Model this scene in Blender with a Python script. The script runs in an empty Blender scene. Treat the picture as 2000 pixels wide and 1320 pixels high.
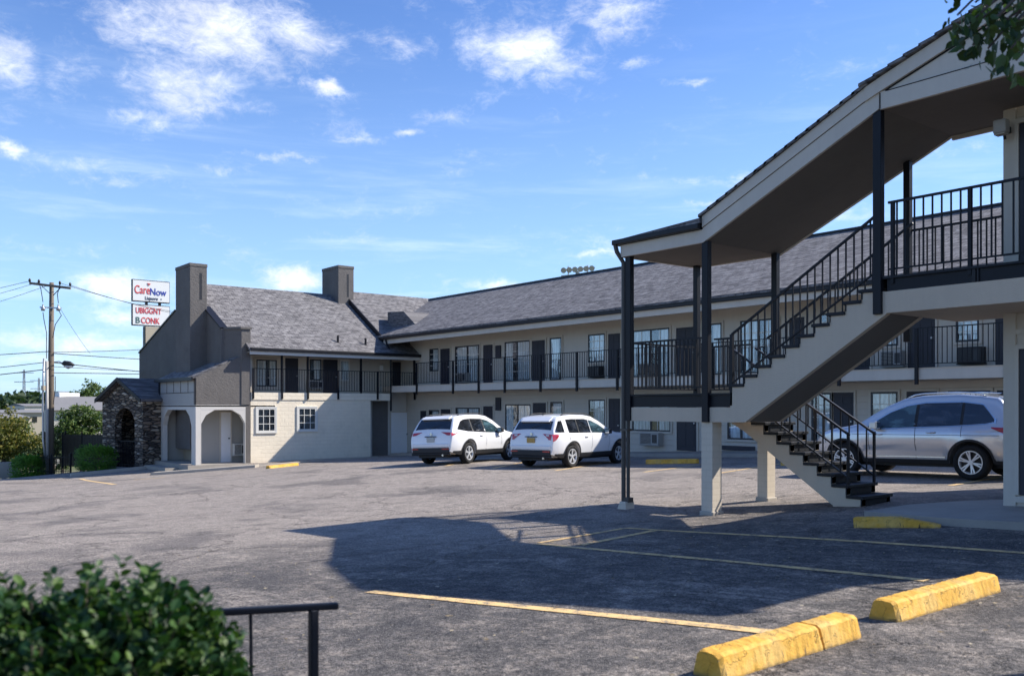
import bpy, bmesh, math, random
import numpy as np
from mathutils import Vector, Matrix

random.seed(7)
rng = np.random.default_rng(11)
scene = bpy.context.scene
COL = scene.collection

# ------------------------------------------------------------------ frame of reference
# x runs along the long back wing, y points away behind it; heights are first given
# relative to the eye and lifted by Z0 when a mesh is made.
Z0 = 1.6
F, CX, HY = 1780.0, 1000.0, 795.0
FW = (-0.7817, 0.6236)
RT = (0.6236, 0.7817)
K = 1.12          # size of the far wings

def cam(p, d):
    k = (p - CX) / F
    return (d * (FW[0] + k * RT[0]), d * (FW[1] + k * RT[1]))
def P(p, q, d):
    u, v = cam(p, d)
    return (u, v, (HY - q) / F * d)
def onV(p, V):
    k = (p - CX) / F
    d = V / (FW[1] + k * RT[1])
    return d * (FW[0] + k * RT[0]), d
def onU(p, U):
    k = (p - CX) / F
    d = U / (FW[0] + k * RT[0])
    return d * (FW[1] + k * RT[1]), d

# ------------------------------------------------------------------ camera
cd = bpy.data.cameras.new("camera")
camo = bpy.data.objects.new("camera", cd)
COL.objects.link(camo)
cd.sensor_width = 36.0
cd.lens = 36.0 * F / 2000.0
cd.shift_y = (HY - 660.0) / 2000.0
cd.clip_start = 0.05
cd.clip_end = 6000
cd.dof.use_dof = True
cd.dof.focus_distance = 17.0
cd.dof.aperture_fstop = 2.5
camo.location = (0, 0, Z0)
camo.rotation_euler = (math.radians(90), 0, math.atan2(-FW[0], FW[1]))
scene.camera = camo

# ------------------------------------------------------------------ sun and sky
SUN = Vector((0.50, 1.03, 1.0)).normalized()
sl = bpy.data.lights.new("sun", 'SUN')
sl.energy = 5.0
sl.angle = math.radians(0.55)
sl.color = (1.0, 0.94, 0.85)
so = bpy.data.objects.new("sun", sl)
COL.objects.link(so)
so.location = (30, 60, 60)
so.rotation_euler = (-SUN).to_track_quat('-Z', 'Y').to_euler()

class NT:
    """tiny node-graph helper"""
    def __init__(s, tree):
        s.t = tree; s.n = tree.nodes; s.l = tree.links
    def node(s, typ, **kw):
        n = s.n.new(typ)
        for k, v in kw.items():
            setattr(n, k, v)
        return n
    def put(s, sock, v):
        if hasattr(v, 'links') or isinstance(v, bpy.types.NodeSocket):
            s.l.new(v, sock)
        elif isinstance(v, (tuple, list)):
            if len(v) == 3 and sock.type == 'RGBA': v = (*v, 1.0)
            sock.default_value = v
        else:
            sock.default_value = v
    def math(s, op, a, b=None, c=None, clamp=False):
        n = s.node('ShaderNodeMath', operation=op)
        n.use_clamp = clamp
        s.put(n.inputs[0], a)
        if b is not None: s.put(n.inputs[1], b)
        if c is not None: s.put(n.inputs[2], c)
        return n.outputs[0]
    def vmath(s, op, a, b=None, out=0):
        n = s.node('ShaderNodeVectorMath', operation=op)
        s.put(n.inputs[0], a)
        if b is not None: s.put(n.inputs[1], b)
        return n.outputs[out]
    def mix(s, f, a, b, blend='MIX'):
        n = s.node('ShaderNodeMix', data_type='RGBA', blend_type=blend)
        s.put(n.inputs[0], f); s.put(n.inputs[6], a); s.put(n.inputs[7], b)
        return n.outputs[2]
    def noise(s, vec, scale, detail=4, rough=0.55, dist=0.0, out=0):
        n = s.node('ShaderNodeTexNoise')
        s.put(n.inputs['Vector'], vec)
        n.inputs['Scale'].default_value = scale
        n.inputs['Detail'].default_value = detail
        n.inputs['Roughness'].default_value = rough
        n.inputs['Distortion'].default_value = dist
        return n.outputs[out]
    def voro(s, vec, scale, feature='F1', out='Distance', rand=1.0):
        n = s.node('ShaderNodeTexVoronoi', feature=feature)
        s.put(n.inputs['Vector'], vec)
        n.inputs['Scale'].default_value = scale
        n.inputs['Randomness'].default_value = rand
        return n.outputs[out]
    def ramp(s, f, stops, interp='LINEAR'):
        n = s.node('ShaderNodeValToRGB')
        n.color_ramp.interpolation = interp
        cr = n.color_ramp
        while len(cr.elements) < len(stops): cr.elements.new(0.5)
        for e, (p, c) in zip(cr.elements, stops):
            e.position = p
            e.color = (c, c, c, 1) if isinstance(c, (int, float)) else (*c, 1)
        s.put(n.inputs[0], f)
        return n.outputs[0]
    def smooth(s, x, a, b):
        n = s.node('ShaderNodeMapRange', interpolation_type='SMOOTHSTEP')
        s.put(n.inputs[0], x)
        n.inputs[1].default_value = a; n.inputs[2].default_value = b
        return n.outputs[0]
    def sep(s, v):
        n = s.node('ShaderNodeSeparateXYZ'); s.put(n.inputs[0], v); return n.outputs
    def comb(s, x, y, z):
        n = s.node('ShaderNodeCombineXYZ')
        s.put(n.inputs[0], x); s.put(n.inputs[1], y); s.put(n.inputs[2], z)
        return n.outputs[0]
    def bump(s, h, strength=0.3, dist=0.02):
        n = s.node('ShaderNodeBump')
        n.inputs['Strength'].default_value = strength
        n.inputs['Distance'].default_value = dist
        s.put(n.inputs['Height'], h)
        return n.outputs[0]

world = bpy.data.worlds.new("World")
scene.world = world
world.use_nodes = True
w = NT(world.node_tree)
w.n.clear()
sky = w.node('ShaderNodeTexSky', sky_type='NISHITA')
sky.sun_disc = False
sky.sun_elevation = math.asin(SUN.z)
sky.sun_rotation = math.atan2(SUN.x, SUN.y)
sky.altitude = 200
sky.air_density = 1.0
sky.dust_density = 0.6
sky.ozone_density = 3.0
tc = w.node('ShaderNodeTexCoord')
D = w.vmath('NORMALIZE', tc.outputs['Generated'])
dx, dy, dz = w.sep(D)
az = w.math('ARCTAN2', dx, dy)          # 0 = +y, negative towards -x
el = w.math('ARCSINE', dz)
YAW = math.atan2(FW[0], FW[1])
def azel(p, q):
    k = (p - CX) / F
    x = FW[0] + k * RT[0]; y = FW[1] + k * RT[1]; z = (HY - q) / F
    return math.atan2(x, y), math.atan2(z, math.hypot(x, y))
# cloud sheets: positions (from azimuth / elevation), radii, weight
CL = [(400, 60, 190, 95, .9), (570, 75, 90, 60, .7), (360, 165, 120, 80, .8), (300, 45, 120, 70, .8), (470, 200, 60, 30, .5),
      (1020, 95, 120, 60, .9), (1085, 130, 90, 45, .6), (1210, 35, 80, 50, .65), (800, 85, 80, 30, .42), (890, 95, 50, 40, .35),
      (10, 110, 70, 70, .75), (130, 130, 90, 60, .4), (645, 172, 52, 17, .95), (290, 232, 75, 18, .6), (500, 210, 50, 18, .45),
      (20, 290, 40, 14, .9), (700, 275, 60, 16, .5), (870, 235, 50, 14, .5), (805, 260, 26, 10, .7), (1250, 122, 50, 12, .55),
      (1355, 155, 45, 12, .6), (560, 308, 110, 9, .5), (140, 320, 90, 22, .42), (420, 330, 70, 10, .3), (200, 350, 80, 14, .35),
      (580, 545, 62, 26, 1.15), (230, 565, 95, 36, 1.0), (240, 620, 70, 22, .8), (1170, 497, 50, 9, .7), (960, 562, 50, 10, .8),
      (130, 672, 220, 26, .8), (60, 700, 170, 22, .6), (1700, 210, 120, 12, .25), (1420, 345, 150, 9, .3), (1100, 400, 200, 10, .2),
      (700, 470, 260, 16, .22), (1130, 485, 200, 18, .25), (130, 490, 220, 14, .25), (1640, 425, 90, 16, .6), (1900, 295, 120, 22, .3), (1390, 395, 60, 8, .5)]
wob = w.noise(D, 26.0, 5, 0.6, 0, out=1)
wb = w.sep(wob)
az2 = w.math('ADD', az, w.math('MULTIPLY', w.math('SUBTRACT', wb[0], .5), .05))
el2 = w.math('ADD', el, w.math('MULTIPLY', w.math('SUBTRACT', wb[1], .5), .03))
tot = None
for (p, q, rx, ry, wt) in CL:
    a0, e0 = azel(p, q)
    a1, _ = azel(p + rx, q); _, e1 = azel(p, q - ry)
    ra, re = abs(a1 - a0), abs(e1 - e0)
    da = w.math('MULTIPLY', w.math('SUBTRACT', az2, a0), 1 / ra)
    de = w.math('MULTIPLY', w.math('SUBTRACT', el2, e0), 1 / re)
    r2 = w.math('ADD', w.math('MULTIPLY', da, da), w.math('MULTIPLY', de, de))
    m = w.math('MULTIPLY', w.math('POWER', 2.718, w.math('MULTIPLY', r2, -1.1)), wt)
    tot = m if tot is None else w.math('MAXIMUM', tot, m)
Dn = w.comb(w.math('MULTIPLY', az, 1.0), w.math('MULTIPLY', el, 1.9), 0.3)
n1 = w.noise(Dn, 13.0, 10, 0.70, 0.35)
n2 = w.noise(Dn, 44.0, 8, 0.70, 0.8)
nn = w.math('ADD', w.math('MULTIPLY', n1, 0.62), w.math('MULTIPLY', n2, 0.38))
cd1 = w.math('ADD', w.math('ADD', w.math('MULTIPLY', tot, 0.66), .0), w.math('MULTIPLY', w.math('SUBTRACT', nn, .5), 1.75))
cloud = w.math('POWER', w.smooth(cd1, 0.05, 0.92), 1.0)
# thin streaky veil that thickens to the horizon
Ds = w.comb(w.math('MULTIPLY', az, 1.0), w.math('MULTIPLY', el, 7.5), 1.7)
st = w.noise(Ds, 5.5, 8, 0.62, 0.3)
low = w.smooth(el, 0.42, 0.02)
veil = w.math('MULTIPLY', w.smooth(st, 0.46, 0.84), w.math('ADD', w.math('MULTIPLY', low, .48), .02))
haze = w.math('MULTIPLY', w.math('POWER', w.smooth(el, 0.52, -0.03), 1.35), 0.50)
skyc = w.mix(1.0, sky.outputs[0], (0.73, 0.945, 1.33), 'MULTIPLY')
c1 = w.mix(haze, skyc, (4.7, 7.0, 9.3))
c2 = w.mix(veil, c1, (7.4, 8.4, 9.4))
shade = w.math('ADD', 0.86, w.math('MULTIPLY', w.smooth(w.noise(Dn, 12, 4), .35, .65), .14))
cc = w.vmath('SCALE', (9.0, 9.15, 9.6)); w.put(cc.node.inputs['Scale'], shade)
c3 = w.mix(w.math('MULTIPLY', cloud, .96), c2, cc)
bg = w.node('ShaderNodeBackground'); bg.inputs[1].default_value = 0.103
w.l.new(c3, bg.inputs[0])
out = w.node('ShaderNodeOutputWorld'); w.l.new(bg.outputs[0], out.inputs[0])

scene.view_settings.view_transform = 'Standard'
scene.view_settings.look = 'None'
scene.view_settings.exposure = 0.58
scene.view_settings.gamma = 1.0
scene.render.engine = 'CYCLES'
scene.cycles.use_denoising = True
scene.cycles.max_bounces = 8
scene.cycles.transparent_max_bounces = 12
scene.render.film_transparent = False

# ------------------------------------------------------------------ materials
def new_mat(name):
    m = bpy.data.materials.new(name); m.use_nodes = True
    g = NT(m.node_tree)
    b = g.n['Principled BSDF']
    return m, g, b
def pos(g):
    return g.node('ShaderNodeNewGeometry').outputs['Position']
def simple(name, col, rough=0.6, var=0.10, scale=3.0, bump=0.0, bscale=60.0, metal=0.0, spec=0.5, coat=0.0, local=False, vz=1.0):
    m, g, b = new_mat(name)
    v = g.node('ShaderNodeTexCoord').outputs['Object'] if local else pos(g)
    if vz != 1.0: v = g.vmath('MULTIPLY', v, (1, 1, vz))
    n = g.noise(v, scale, 6, 0.6)
    k = g.math('ADD', 1 - var, g.math('MULTIPLY', n, 2 * var))
    c = g.vmath('SCALE', col); g.put(c.node.inputs['Scale'], k)
    g.l.new(c, b.inputs['Base Color'])
    b.inputs['Roughness'].default_value = rough
    b.inputs['Metallic'].default_value = metal
    b.inputs['Specular IOR Level'].default_value = spec
    b.inputs['Coat Weight'].default_value = coat
    b.inputs['Coat Roughness'].default_value = 0.03
    if bump:
        g.l.new(g.bump(g.noise(v, bscale, 5, 0.6), bump, 0.02), b.inputs['Normal'])
    return m

M = {}
def asphalt():
    m, g, b = new_mat('asphalt')
    p = pos(g)
    x, y, z = g.sep(p)
    # older bleached surface further off, newer dark seal coat over the near stalls
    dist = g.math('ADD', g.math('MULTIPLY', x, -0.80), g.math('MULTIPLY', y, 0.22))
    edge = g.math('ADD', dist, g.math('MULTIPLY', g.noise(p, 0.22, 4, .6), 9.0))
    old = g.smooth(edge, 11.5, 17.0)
    big = g.noise(p, 0.35, 5, .6, .4)
    lane = g.noise(g.vmath('MULTIPLY', p, (0.6, 1.1, 1.0)), 0.9, 8, .74, .8)
    mid = g.math('ADD', g.math('MULTIPLY', g.noise(p, 2.6, 6, .7), .5), g.math('MULTIPLY', g.noise(p, 9.5, 5, .75), .5))
    fine = g.noise(p, 34, 5, .8)
    spk = g.voro(p, 95, 'F1', 'Color')
    spv = g.sep(spk)[0]
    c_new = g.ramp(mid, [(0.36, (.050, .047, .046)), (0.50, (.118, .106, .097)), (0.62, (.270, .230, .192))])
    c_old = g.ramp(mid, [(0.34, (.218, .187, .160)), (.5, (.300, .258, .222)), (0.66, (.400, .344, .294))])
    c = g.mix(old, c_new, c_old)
    worn = g.math('MULTIPLY', g.smooth(lane, .52, .60), .70)
    c = g.mix(worn, c, g.mix(g.smooth(mid, .38, .60), (.15, .135, .12), (.38, .325, .275)))
    dark = g.math('MULTIPLY', g.smooth(big, .52, .66), .50)
    c = g.mix(dark, c, (.055, .052, .055))
    k = g.math('ADD', .02, g.math('ADD', g.math('MULTIPLY', g.smooth(fine, .32, .68), 1.10), g.math('MULTIPLY', spv, .80)))
    cs = g.vmath('SCALE', c); g.put(cs.node.inputs['Scale'], k)
    # light aggregate stones
    ag = g.smooth(spv, .90, .97)
    c2 = g.mix(g.math('MULTIPLY', ag, .45), cs, (.34, .31, .28))
    # cracks
    wv = g.vmath('ADD', p, g.vmath('SCALE', g.noise(p, 1.1, 6, .7, out=1)))
    wv.node.inputs[1].links[0].from_node.inputs['Scale'].default_value = 1.6
    cr = g.voro(wv, 0.28, 'DISTANCE_TO_EDGE', 'Distance')
    crk = g.smooth(cr, .0065, .0015)
    cr2 = g.voro(wv, 1.3, 'DISTANCE_TO_EDGE', 'Distance')
    crk2 = g.math('MULTIPLY', g.smooth(cr2, .012, .003), g.smooth(g.noise(p, .5, 3), .55, .66))
    ck = g.math('MAXIMUM', crk, crk2)
    c3 = g.mix(g.math('MULTIPLY', ck, .55), c2, (.022, .021, .022))
    # oil drips
    oil = g.smooth(g.voro(p, .55, 'F1', 'Distance'), .20, .05)
    c4 = g.mix(g.math('MULTIPLY', g.math('MULTIPLY', oil, g.noise(p, 5, 4)), .55), c3, (.03, .028, .028))
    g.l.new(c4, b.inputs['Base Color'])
    b.inputs['Roughness'].default_value = .86
    b.inputs['Specular IOR Level'].default_value = .35
    h = g.math('ADD', g.math('MULTIPLY', g.voro(p, 110, 'F1', 'Distance'), .5), g.math('MULTIPLY', ck, -1.6))
    h = g.math('ADD', h, g.math('MULTIPLY', g.math('ADD', mid, fine), .9))
    g.l.new(g.bump(h, .9, .016), b.inputs['Normal'])
    return m
M['asphalt'] = asphalt()

def paint_line(name, col):
    m, g, b = new_mat(name)
    p = pos(g)
    n = g.noise(p, 9, 6, .7)
    n2 = g.noise(p, 60, 3, .6)
    c = g.mix(g.smooth(g.math('ADD', n, g.math('MULTIPLY', n2, .6)), .74, 1.0), col, (.15, .135, .12))
    g.l.new(c, b.inputs['Base Color'])
    b.inputs['Roughness'].default_value = .8
    return m
M['line'] = paint_line('worn_yellow_line', (.78, .52, .22))

def concrete(name, a, c, bump=.3):
    m, g, b = new_mat(name)
    p = pos(g)
    n = g.noise(p, 1.7, 7, .65)
    n2 = g.noise(p, 40, 3, .6)
    cc_ = g.mix(g.math('ADD', g.math('MULTIPLY', n, .8), g.math('MULTIPLY', n2, .2)), a, c)
    st_ = g.smooth(g.noise(p, .8, 5, .7, .5), .58, .74)
    cc_ = g.mix(g.math('MULTIPLY', st_, .4), cc_, tuple(x * .45 for x in a))
    g.l.new(cc_, b.inputs['Base Color'])
    b.inputs['Roughness'].default_value = .85
    g.l.new(g.bump(g.noise(p, 90, 4, .7), bump, .01), b.inputs['Normal'])
    return m
M['concrete'] = concrete('concrete', (.22, .20, .175), (.44, .40, .345))
M['kerb'] = concrete('kerb_concrete', (.30, .27, .23), (.50, .45, .38))

def yellow():
    m, g, b = new_mat('yellow_painted_concrete')
    p = g.node('ShaderNodeTexCoord').outputs['Object']
    n = g.noise(p, 7, 7, .7)
    c = g.mix(g.smooth(n, .3, .75), (.64, .33, .03), (.84, .47, .07))
    c = g.mix(g.math('MULTIPLY', g.smooth(g.noise(p, 3.0, 4, .6), .5, .68), .32), c, (.66, .50, .22))
    chip = g.smooth(g.noise(p, 16, 6, .78, .8), .62, .67)
    c = g.mix(g.math('MULTIPLY', chip, .8), c, (.20, .17, .13))
    wv = g.vmath('MULTIPLY', p, (1, 1, .6))
    ck = g.smooth(g.voro(g.vmath('ADD', wv, g.noise(p, 3, 4, out=1)), 1.7, 'DISTANCE_TO_EDGE', 'Distance'), .010, .003)
    c = g.mix(g.math('MULTIPLY', ck, .45), c, (.10, .07, .03))
    px = g.sep(p)
    low_ = g.smooth(g.math('ADD', px[2], g.math('MULTIPLY', g.noise(p, 9, 4), .07)), .07, .025)
    c = g.mix(g.math('MULTIPLY', low_, .6), c, (.12, .10, .075))
    scr = g.math('MULTIPLY', g.smooth(g.noise(g.vmath('MULTIPLY', p, (40, 6, 6)), 1.0, 3), .60, .66), g.smooth(g.noise(p, 2.2, 2), .56, .66))
    c = g.mix(g.math('MULTIPLY', scr, .8), c, (.04, .035, .03))
    g.l.new(c, b.inputs['Base Color'])
    b.inputs['Roughness'].default_value = .72
    h = g.math('SUBTRACT', g.noise(p, 22, 6, .7), g.math('ADD', g.math('MULTIPLY', chip, .4), ck))
    g.l.new(g.bump(h, .6, .015), b.inputs['Normal'])
    return m
M['yellow'] = yellow()

def stucco(name, col, var=.16, bs=26, bst=.55, rough=.9):
    m, g, b = new_mat(name)
    p = pos(g)
    n = g.noise(p, 1.1, 6, .65)
    n2 = g.noise(p, 14, 5, .65)
    k = g.math('ADD', 1 - var, g.math('ADD', g.math('MULTIPLY', n, var * 1.3), g.math('MULTIPLY', n2, var * .7)))
    # rain streaks
    s_ = g.noise(g.vmath('MULTIPLY', p, (3.2, 3.2, .25)), 1.0, 5, .7)
    k = g.math('MULTIPLY', k, g.math('ADD', .90, g.math('MULTIPLY', s_, .2)))
    c = g.vmath('SCALE', col); g.put(c.node.inputs['Scale'], k)
    g.l.new(c, b.inputs['Base Color'])
    b.inputs['Roughness'].default_value = rough
    b.inputs['Specular IOR Level'].default_value = .25
    g.l.new(g.bump(g.noise(g.vmath('MULTIPLY', p, (1, 1, 1.5)), bs, 6, .7), bst, .03), b.inputs['Normal'])
    return m
M['stucco_dark'] = stucco('dark_grey_stucco', (.146, .134, .124), .45, 7, 1.0)
M['stucco_light'] = stucco('light_taupe_stucco', (.60, .50, .385), .10, 40, .5)
M['soffit'] = stucco('soffit_panel', (.165, .15, .135), .12, 50, .12)
M['soffit_light'] = stucco('light_soffit_panel', (.30, .27, .23), .12, 50, .12)
M['trim'] = stucco('light_taupe_trim', (.57, .52, .445), .12, 70, .25, .6)
M['trim_white'] = simple('pale_painted_trim', (.60, .57, .52), .55, .06, 2.0)

def brick_paint(name, col, bw=.42, bh=.20, var=.10, bump=.55):
    m, g, b = new_mat(name)
    p = pos(g)
    x, y, z = g.sep(p)
    v = g.comb(g.math('ADD', x, y), z, 0.0)
    v = g.vmath('ADD', v, g.vmath('SCALE', g.noise(p, 2.0, 3, .5, out=1)))
    v.node.inputs[1].links[0].from_node.inputs['Scale'].default_value = .03
    br = g.node('ShaderNodeTexBrick')
    g.put(br.inputs['Vector'], v)
    br.inputs['Scale'].default_value = 1.0
    br.inputs['Brick Width'].default_value = bw
    br.inputs['Row Height'].default_value = bh
    br.inputs['Mortar Size'].default_value = .012
    br.inputs['Mortar Smooth'].default_value = .6
    br.inputs['Color1'].default_value = (1, 1, 1, 1)
    br.inputs['Color2'].default_value = (.88, .88, .88, 1)
    br.inputs['Mortar'].default_value = (.70, .68, .64, 1)
    n = g.noise(p, 1.3, 6, .65)
    k = g.math('ADD', 1 - var, g.math('MULTIPLY', n, 2 * var))
    c = g.vmath('SCALE', col); g.put(c.node.inputs['Scale'], k)
    c = g.mix(.22, c, g.mix(1.0, c, br.outputs['Color'], 'MULTIPLY'))
    c = g.mix(g.math('MULTIPLY', g.smooth(g.noise(p, 1.9, 6, .7), .5, .7), .18), c, tuple(q_ * .6 for q_ in col))
    low_ = g.smooth(g.math('ADD', z, g.math('MULTIPLY', g.noise(p, 1.6, 4), .8)), -.55, -1.2)
    c = g.mix(g.math('MULTIPLY', low_, .35), c, (.33, .27, .20))
    g.l.new(c, b.inputs['Base Color'])
    b.inputs['Roughness'].default_value = .8
    h = g.math('ADD', g.math('MULTIPLY', br.outputs['Fac'], -1.0), g.math('MULTIPLY', g.noise(p, 11, 5, .7), .8))
    g.l.new(g.bump(h, bump, .03), b.inputs['Normal'])
    return m
M['brick_cream'] = brick_paint('cream_painted_brick', (.87, .765, .595))
M['brick_pier'] = brick_paint('pale_painted_brick', (.62, .54, .43), .3, .10, .05, .10)
M['brick_grey'] = brick_paint('grey_painted_brick', (.16, .148, .14), .3, .1, .12, .6)

def siding(name, col, step=.2, horiz=True):
    m, g, b = new_mat(name)
    p = pos(g)
    x, y, z = g.sep(p)
    t = g.math('FRACT', g.math('MULTIPLY', z if horiz else g.math('ADD', x, y), 1 / step))
    n = g.noise(p, 2, 5, .6)
    k = g.math('ADD', .92, g.math('MULTIPLY', n, .16))
    k = g.math('MULTIPLY', k, g.math('ADD', .82, g.math('MULTIPLY', g.smooth(t, 0, .06), .18)))
    c = g.vmath('SCALE', col); g.put(c.node.inputs['Scale'], k)
    g.l.new(c, b.inputs['Base Color'])
    b.inputs['Roughness'].default_value = .65
    g.l.new(g.bump(g.smooth(t, 0, .1), .5, .02), b.inputs['Normal'])
    return m
M['siding'] = siding('taupe_lap_siding', (.55, .495, .42), .22)
M['siding_v'] = siding('grey_board_siding', (.15, .14, .135), .2, False)
M['board_beige'] = siding('beige_board', (.38, .32, .25), .5, False)

def shingles(name, axis):
    m, g, b = new_mat(name)
    p = pos(g)
    x, y, z = g.sep(p)
    al = {'x': x, 'y': y}[axis]
    v = g.comb(al, g.math('MULTIPLY', z, 2.0), 0.0)
    vj = g.vmath('ADD', v, g.vmath('SCALE', g.noise(p, 1.3, 2, .5, out=1)))
    vj.node.inputs[1].links[0].from_node.inputs['Scale'].default_value = .05
    br = g.node('ShaderNodeTexBrick')
    g.put(br.inputs['Vector'], vj)
    br.inputs['Scale'].default_value = 1.0
    br.inputs['Brick Width'].default_value = .34
    br.inputs['Row Height'].default_value = .26
    br.inputs['Mortar Size'].default_value = .028
    br.inputs['Mortar Smooth'].default_value = .4
    br.inputs['Bias'].default_value = -.1
    br.inputs['Color1'].default_value = (.235, .218, .212, 1)
    br.inputs['Color2'].default_value = (.085, .078, .085, 1)
    br.inputs['Mortar'].default_value = (.055, .050, .056, 1)
    st_ = g.noise(g.vmath('MULTIPLY', g.comb(al, g.math('MULTIPLY', z, 3.4), 0.0), (1.15, 2.0, 1)), 1.6, 6, .72, .9)
    c = g.mix(g.smooth(st_, .43, .59), (.054, .052, .054), (.262, .252, .250))
    c = g.mix(.45, c, br.outputs['Color'])
    big = g.noise(p, .35, 4, .6)
    k = g.math('ADD', .80, g.math('MULTIPLY', big, .40))
    c2 = g.vmath('SCALE', c); g.put(c2.node.inputs['Scale'], k)
    g.l.new(c2, b.inputs['Base Color'])
    b.inputs['Roughness'].default_value = .9
    g.l.new(g.bump(g.math('ADD', st_, g.math('MULTIPLY', br.outputs['Fac'], -.7)), .6, .03), b.inputs['Normal'])
    return m
M['roof_x'] = shingles('grey_shingles_long_wing', 'x')
M['roof_y'] = shingles('grey_shingles_gabled_wing', 'y')

def stone():
    m, g, b = new_mat('stacked_stone')
    p = pos(g)
    x, y, z = g.sep(p)
    v = g.comb(g.math('MULTIPLY', x, 2.2), g.math('MULTIPLY', y, 2.2), g.math('MULTIPLY', z, 7.0))
    vc = g.sep(g.voro(v, 1.0, 'F1', 'Color'))
    ed = g.voro(v, 1.0, 'DISTANCE_TO_EDGE', 'Distance')
    c = g.ramp(vc[0], [(0, (.07, .056, .048)), (.3, (.16, .128, .10)), (.55, (.26, .195, .14)), (.78, (.35, .28, .20)), (1, (.52, .45, .36))])
    c = g.mix(g.math('MULTIPLY', g.noise(p, 9, 5), .5), c, g.mix(1.0, c, (.5, .5, .55), 'MULTIPLY'))
    c = g.mix(g.smooth(ed, .09, .01), c, (.02, .018, .018))
    g.l.new(c, b.inputs['Base Color'])
    b.inputs['Roughness'].default_value = .85
    h = g.math('ADD', g.smooth(ed, 0, .18), g.math('MULTIPLY', vc[1], .8))
    g.l.new(g.bump(h, 1.0, .09), b.inputs['Normal'])
    return m
M['stone'] = stone()

M['black'] = simple('black_painted_steel', (.009, .010, .014), .42, .15, 6, .15, 120, 0, .22)
M['tread'] = simple('black_stair_tread', (.013, .014, .017), .55, .35, 8, .3, 60, 0, .3)
M['door_dark'] = simple('charcoal_door', (.034, .035, .046), .5, .12, 3, 0, 60, 0, .3)
M['door_white'] = simple('white_door', (.80, .80, .80), .5, .05, 3)
M['gutter'] = simple('black_gutter', (.011, .011, .014), .45, .15, 2, 0, 60, 0, .3)
M['frame_white'] = simple('white_window_frame', (.70, .68, .62), .5, .05, 3)
M['frame_dark'] = simple('dark_window_frame', (.020, .022, .028), .4, .1, 3)
M['ac_grey'] = simple('grey_appliance_metal', (.36, .35, .33), .5, .1, 4)
M['dark_in'] = simple('dark_interior', (.010, .012, .018), .6, .3, 3)  # near-black, paints the shade inside unlit rooms and slots; also a grille colour
M['plaster'] = simple('pale_interior_wall', (.40, .385, .35), .8, .06, 3)
M['steel'] = simple('galvanised_steel', (.42, .43, .44), .4, .12, 6, 0, 60, .6)
M['rust'] = simple('dark_bronze_pipe', (.055, .048, .042), .5, .2, 6)
M['wire'] = simple('black_cable', (.018, .018, .022), .6, .1, 3)
M['white_paint'] = simple('white_paint', (.80, .79, .76), .5, .05, 2)
M['tan'] = simple('tan_panel', (.42, .36, .27), .7, .1, 2)
M['grey_roof'] = simple('pale_grey_roofing', (.19, .185, .185), .85, .12, 1.5)

def curtain():
    m, g, b = new_mat('curtain_fabric')
    p = pos(g)
    x, y, z = g.sep(p)
    al = g.math('ADD', x, y)
    wv = g.math('SINE', g.math('ADD', g.math('MULTIPLY', al, 34), g.math('MULTIPLY', g.noise(p, 2.0, 3), 9)))
    n = g.noise(g.vmath('MULTIPLY', p, (3, 3, .5)), 1.2, 3)
    k = g.math('ADD', g.math('MULTIPLY', wv, .14), g.math('ADD', .35, g.math('MULTIPLY', n, 1.15)))
    c = g.vmath('SCALE', (.86, .85, .80)); g.put(c.node.inputs['Scale'], k)
    g.l.new(c, b.inputs['Base Color'])
    b.inputs['Roughness'].default_value = .9
    return m
M['curtain'] = curtain()

def glass(name, tint=(.90, .93, .95), amount=.30):
    m, g, b = new_mat(name)
    g.n.remove(b)
    o = g.n['Material Output']
    tr = g.node('ShaderNodeBsdfTransparent'); tr.inputs[0].default_value = (*tint, 1)
    gl = g.node('ShaderNodeBsdfGlossy'); gl.inputs['Roughness'].default_value = .02
    gl.inputs[0].default_value = (.9, .95, 1, 1)
    fr = g.node('ShaderNodeLayerWeight'); fr.inputs['Blend'].default_value = .5
    p = pos(g)
    g.l.new(g.bump(g.noise(p, 1.7, 2, .5), .06, .05), gl.inputs['Normal'])
    mx = g.node('ShaderNodeMixShader')
    g.l.new(g.math('ADD', g.math('MULTIPLY', g.math('POWER', fr.outputs[1], 4.0), .6), amount * .34), mx.inputs[0])
    g.l.new(tr.outputs[0], mx.inputs[1]); g.l.new(gl.outputs[0], mx.inputs[2])
    g.l.new(mx.outputs[0], o.inputs[0])
    return m
M['glass'] = glass('window_glass')

def car_paint(name, col, metal=0.0, rough=.32):
    m, g, b = new_mat(name)
    tcn = g.node('ShaderNodeTexCoord').outputs['Object']
    n = g.noise(tcn, 2.5, 4, .6)
    z = g.sep(tcn)[2]
    dirt = g.math('MULTIPLY', g.smooth(z, .75, .35), g.math('MULTIPLY', n, .5))
    c = g.mix(dirt, col, (.30, .27, .24))
    g.l.new(c, b.inputs['Base Color'])
    b.inputs['Metallic'].default_value = metal
    b.inputs['Roughness'].default_value = rough
    b.inputs['Coat Weight'].default_value = 1.0
    b.inputs['Coat Roughness'].default_value = .04
    return m
M['paint_white'] = car_paint('white_car_paint', (.80, .80, .80))
M['paint_silver'] = car_paint('silver_car_paint', (.58, .60, .63), .5, .24)
M['cladding'] = simple('black_plastic', (.018, .018, .020), .55, .1, 5, 0, 60, 0, .4, 0, True)
M['tyre'] = simple('tyre_rubber', (.016, .016, .017), .8, .2, 8, .3, 60, 0, .3, 0, True)
M['chrome'] = simple('bright_metal', (.70, .71, .72), .18, .04, 5, 0, 60, 1.0, .5, 0, True)
M['alloy'] = simple('alloy_rim', (.66, .67, .68), .3, .06, 5, 0, 60, .35, .5, 0, True)
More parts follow.
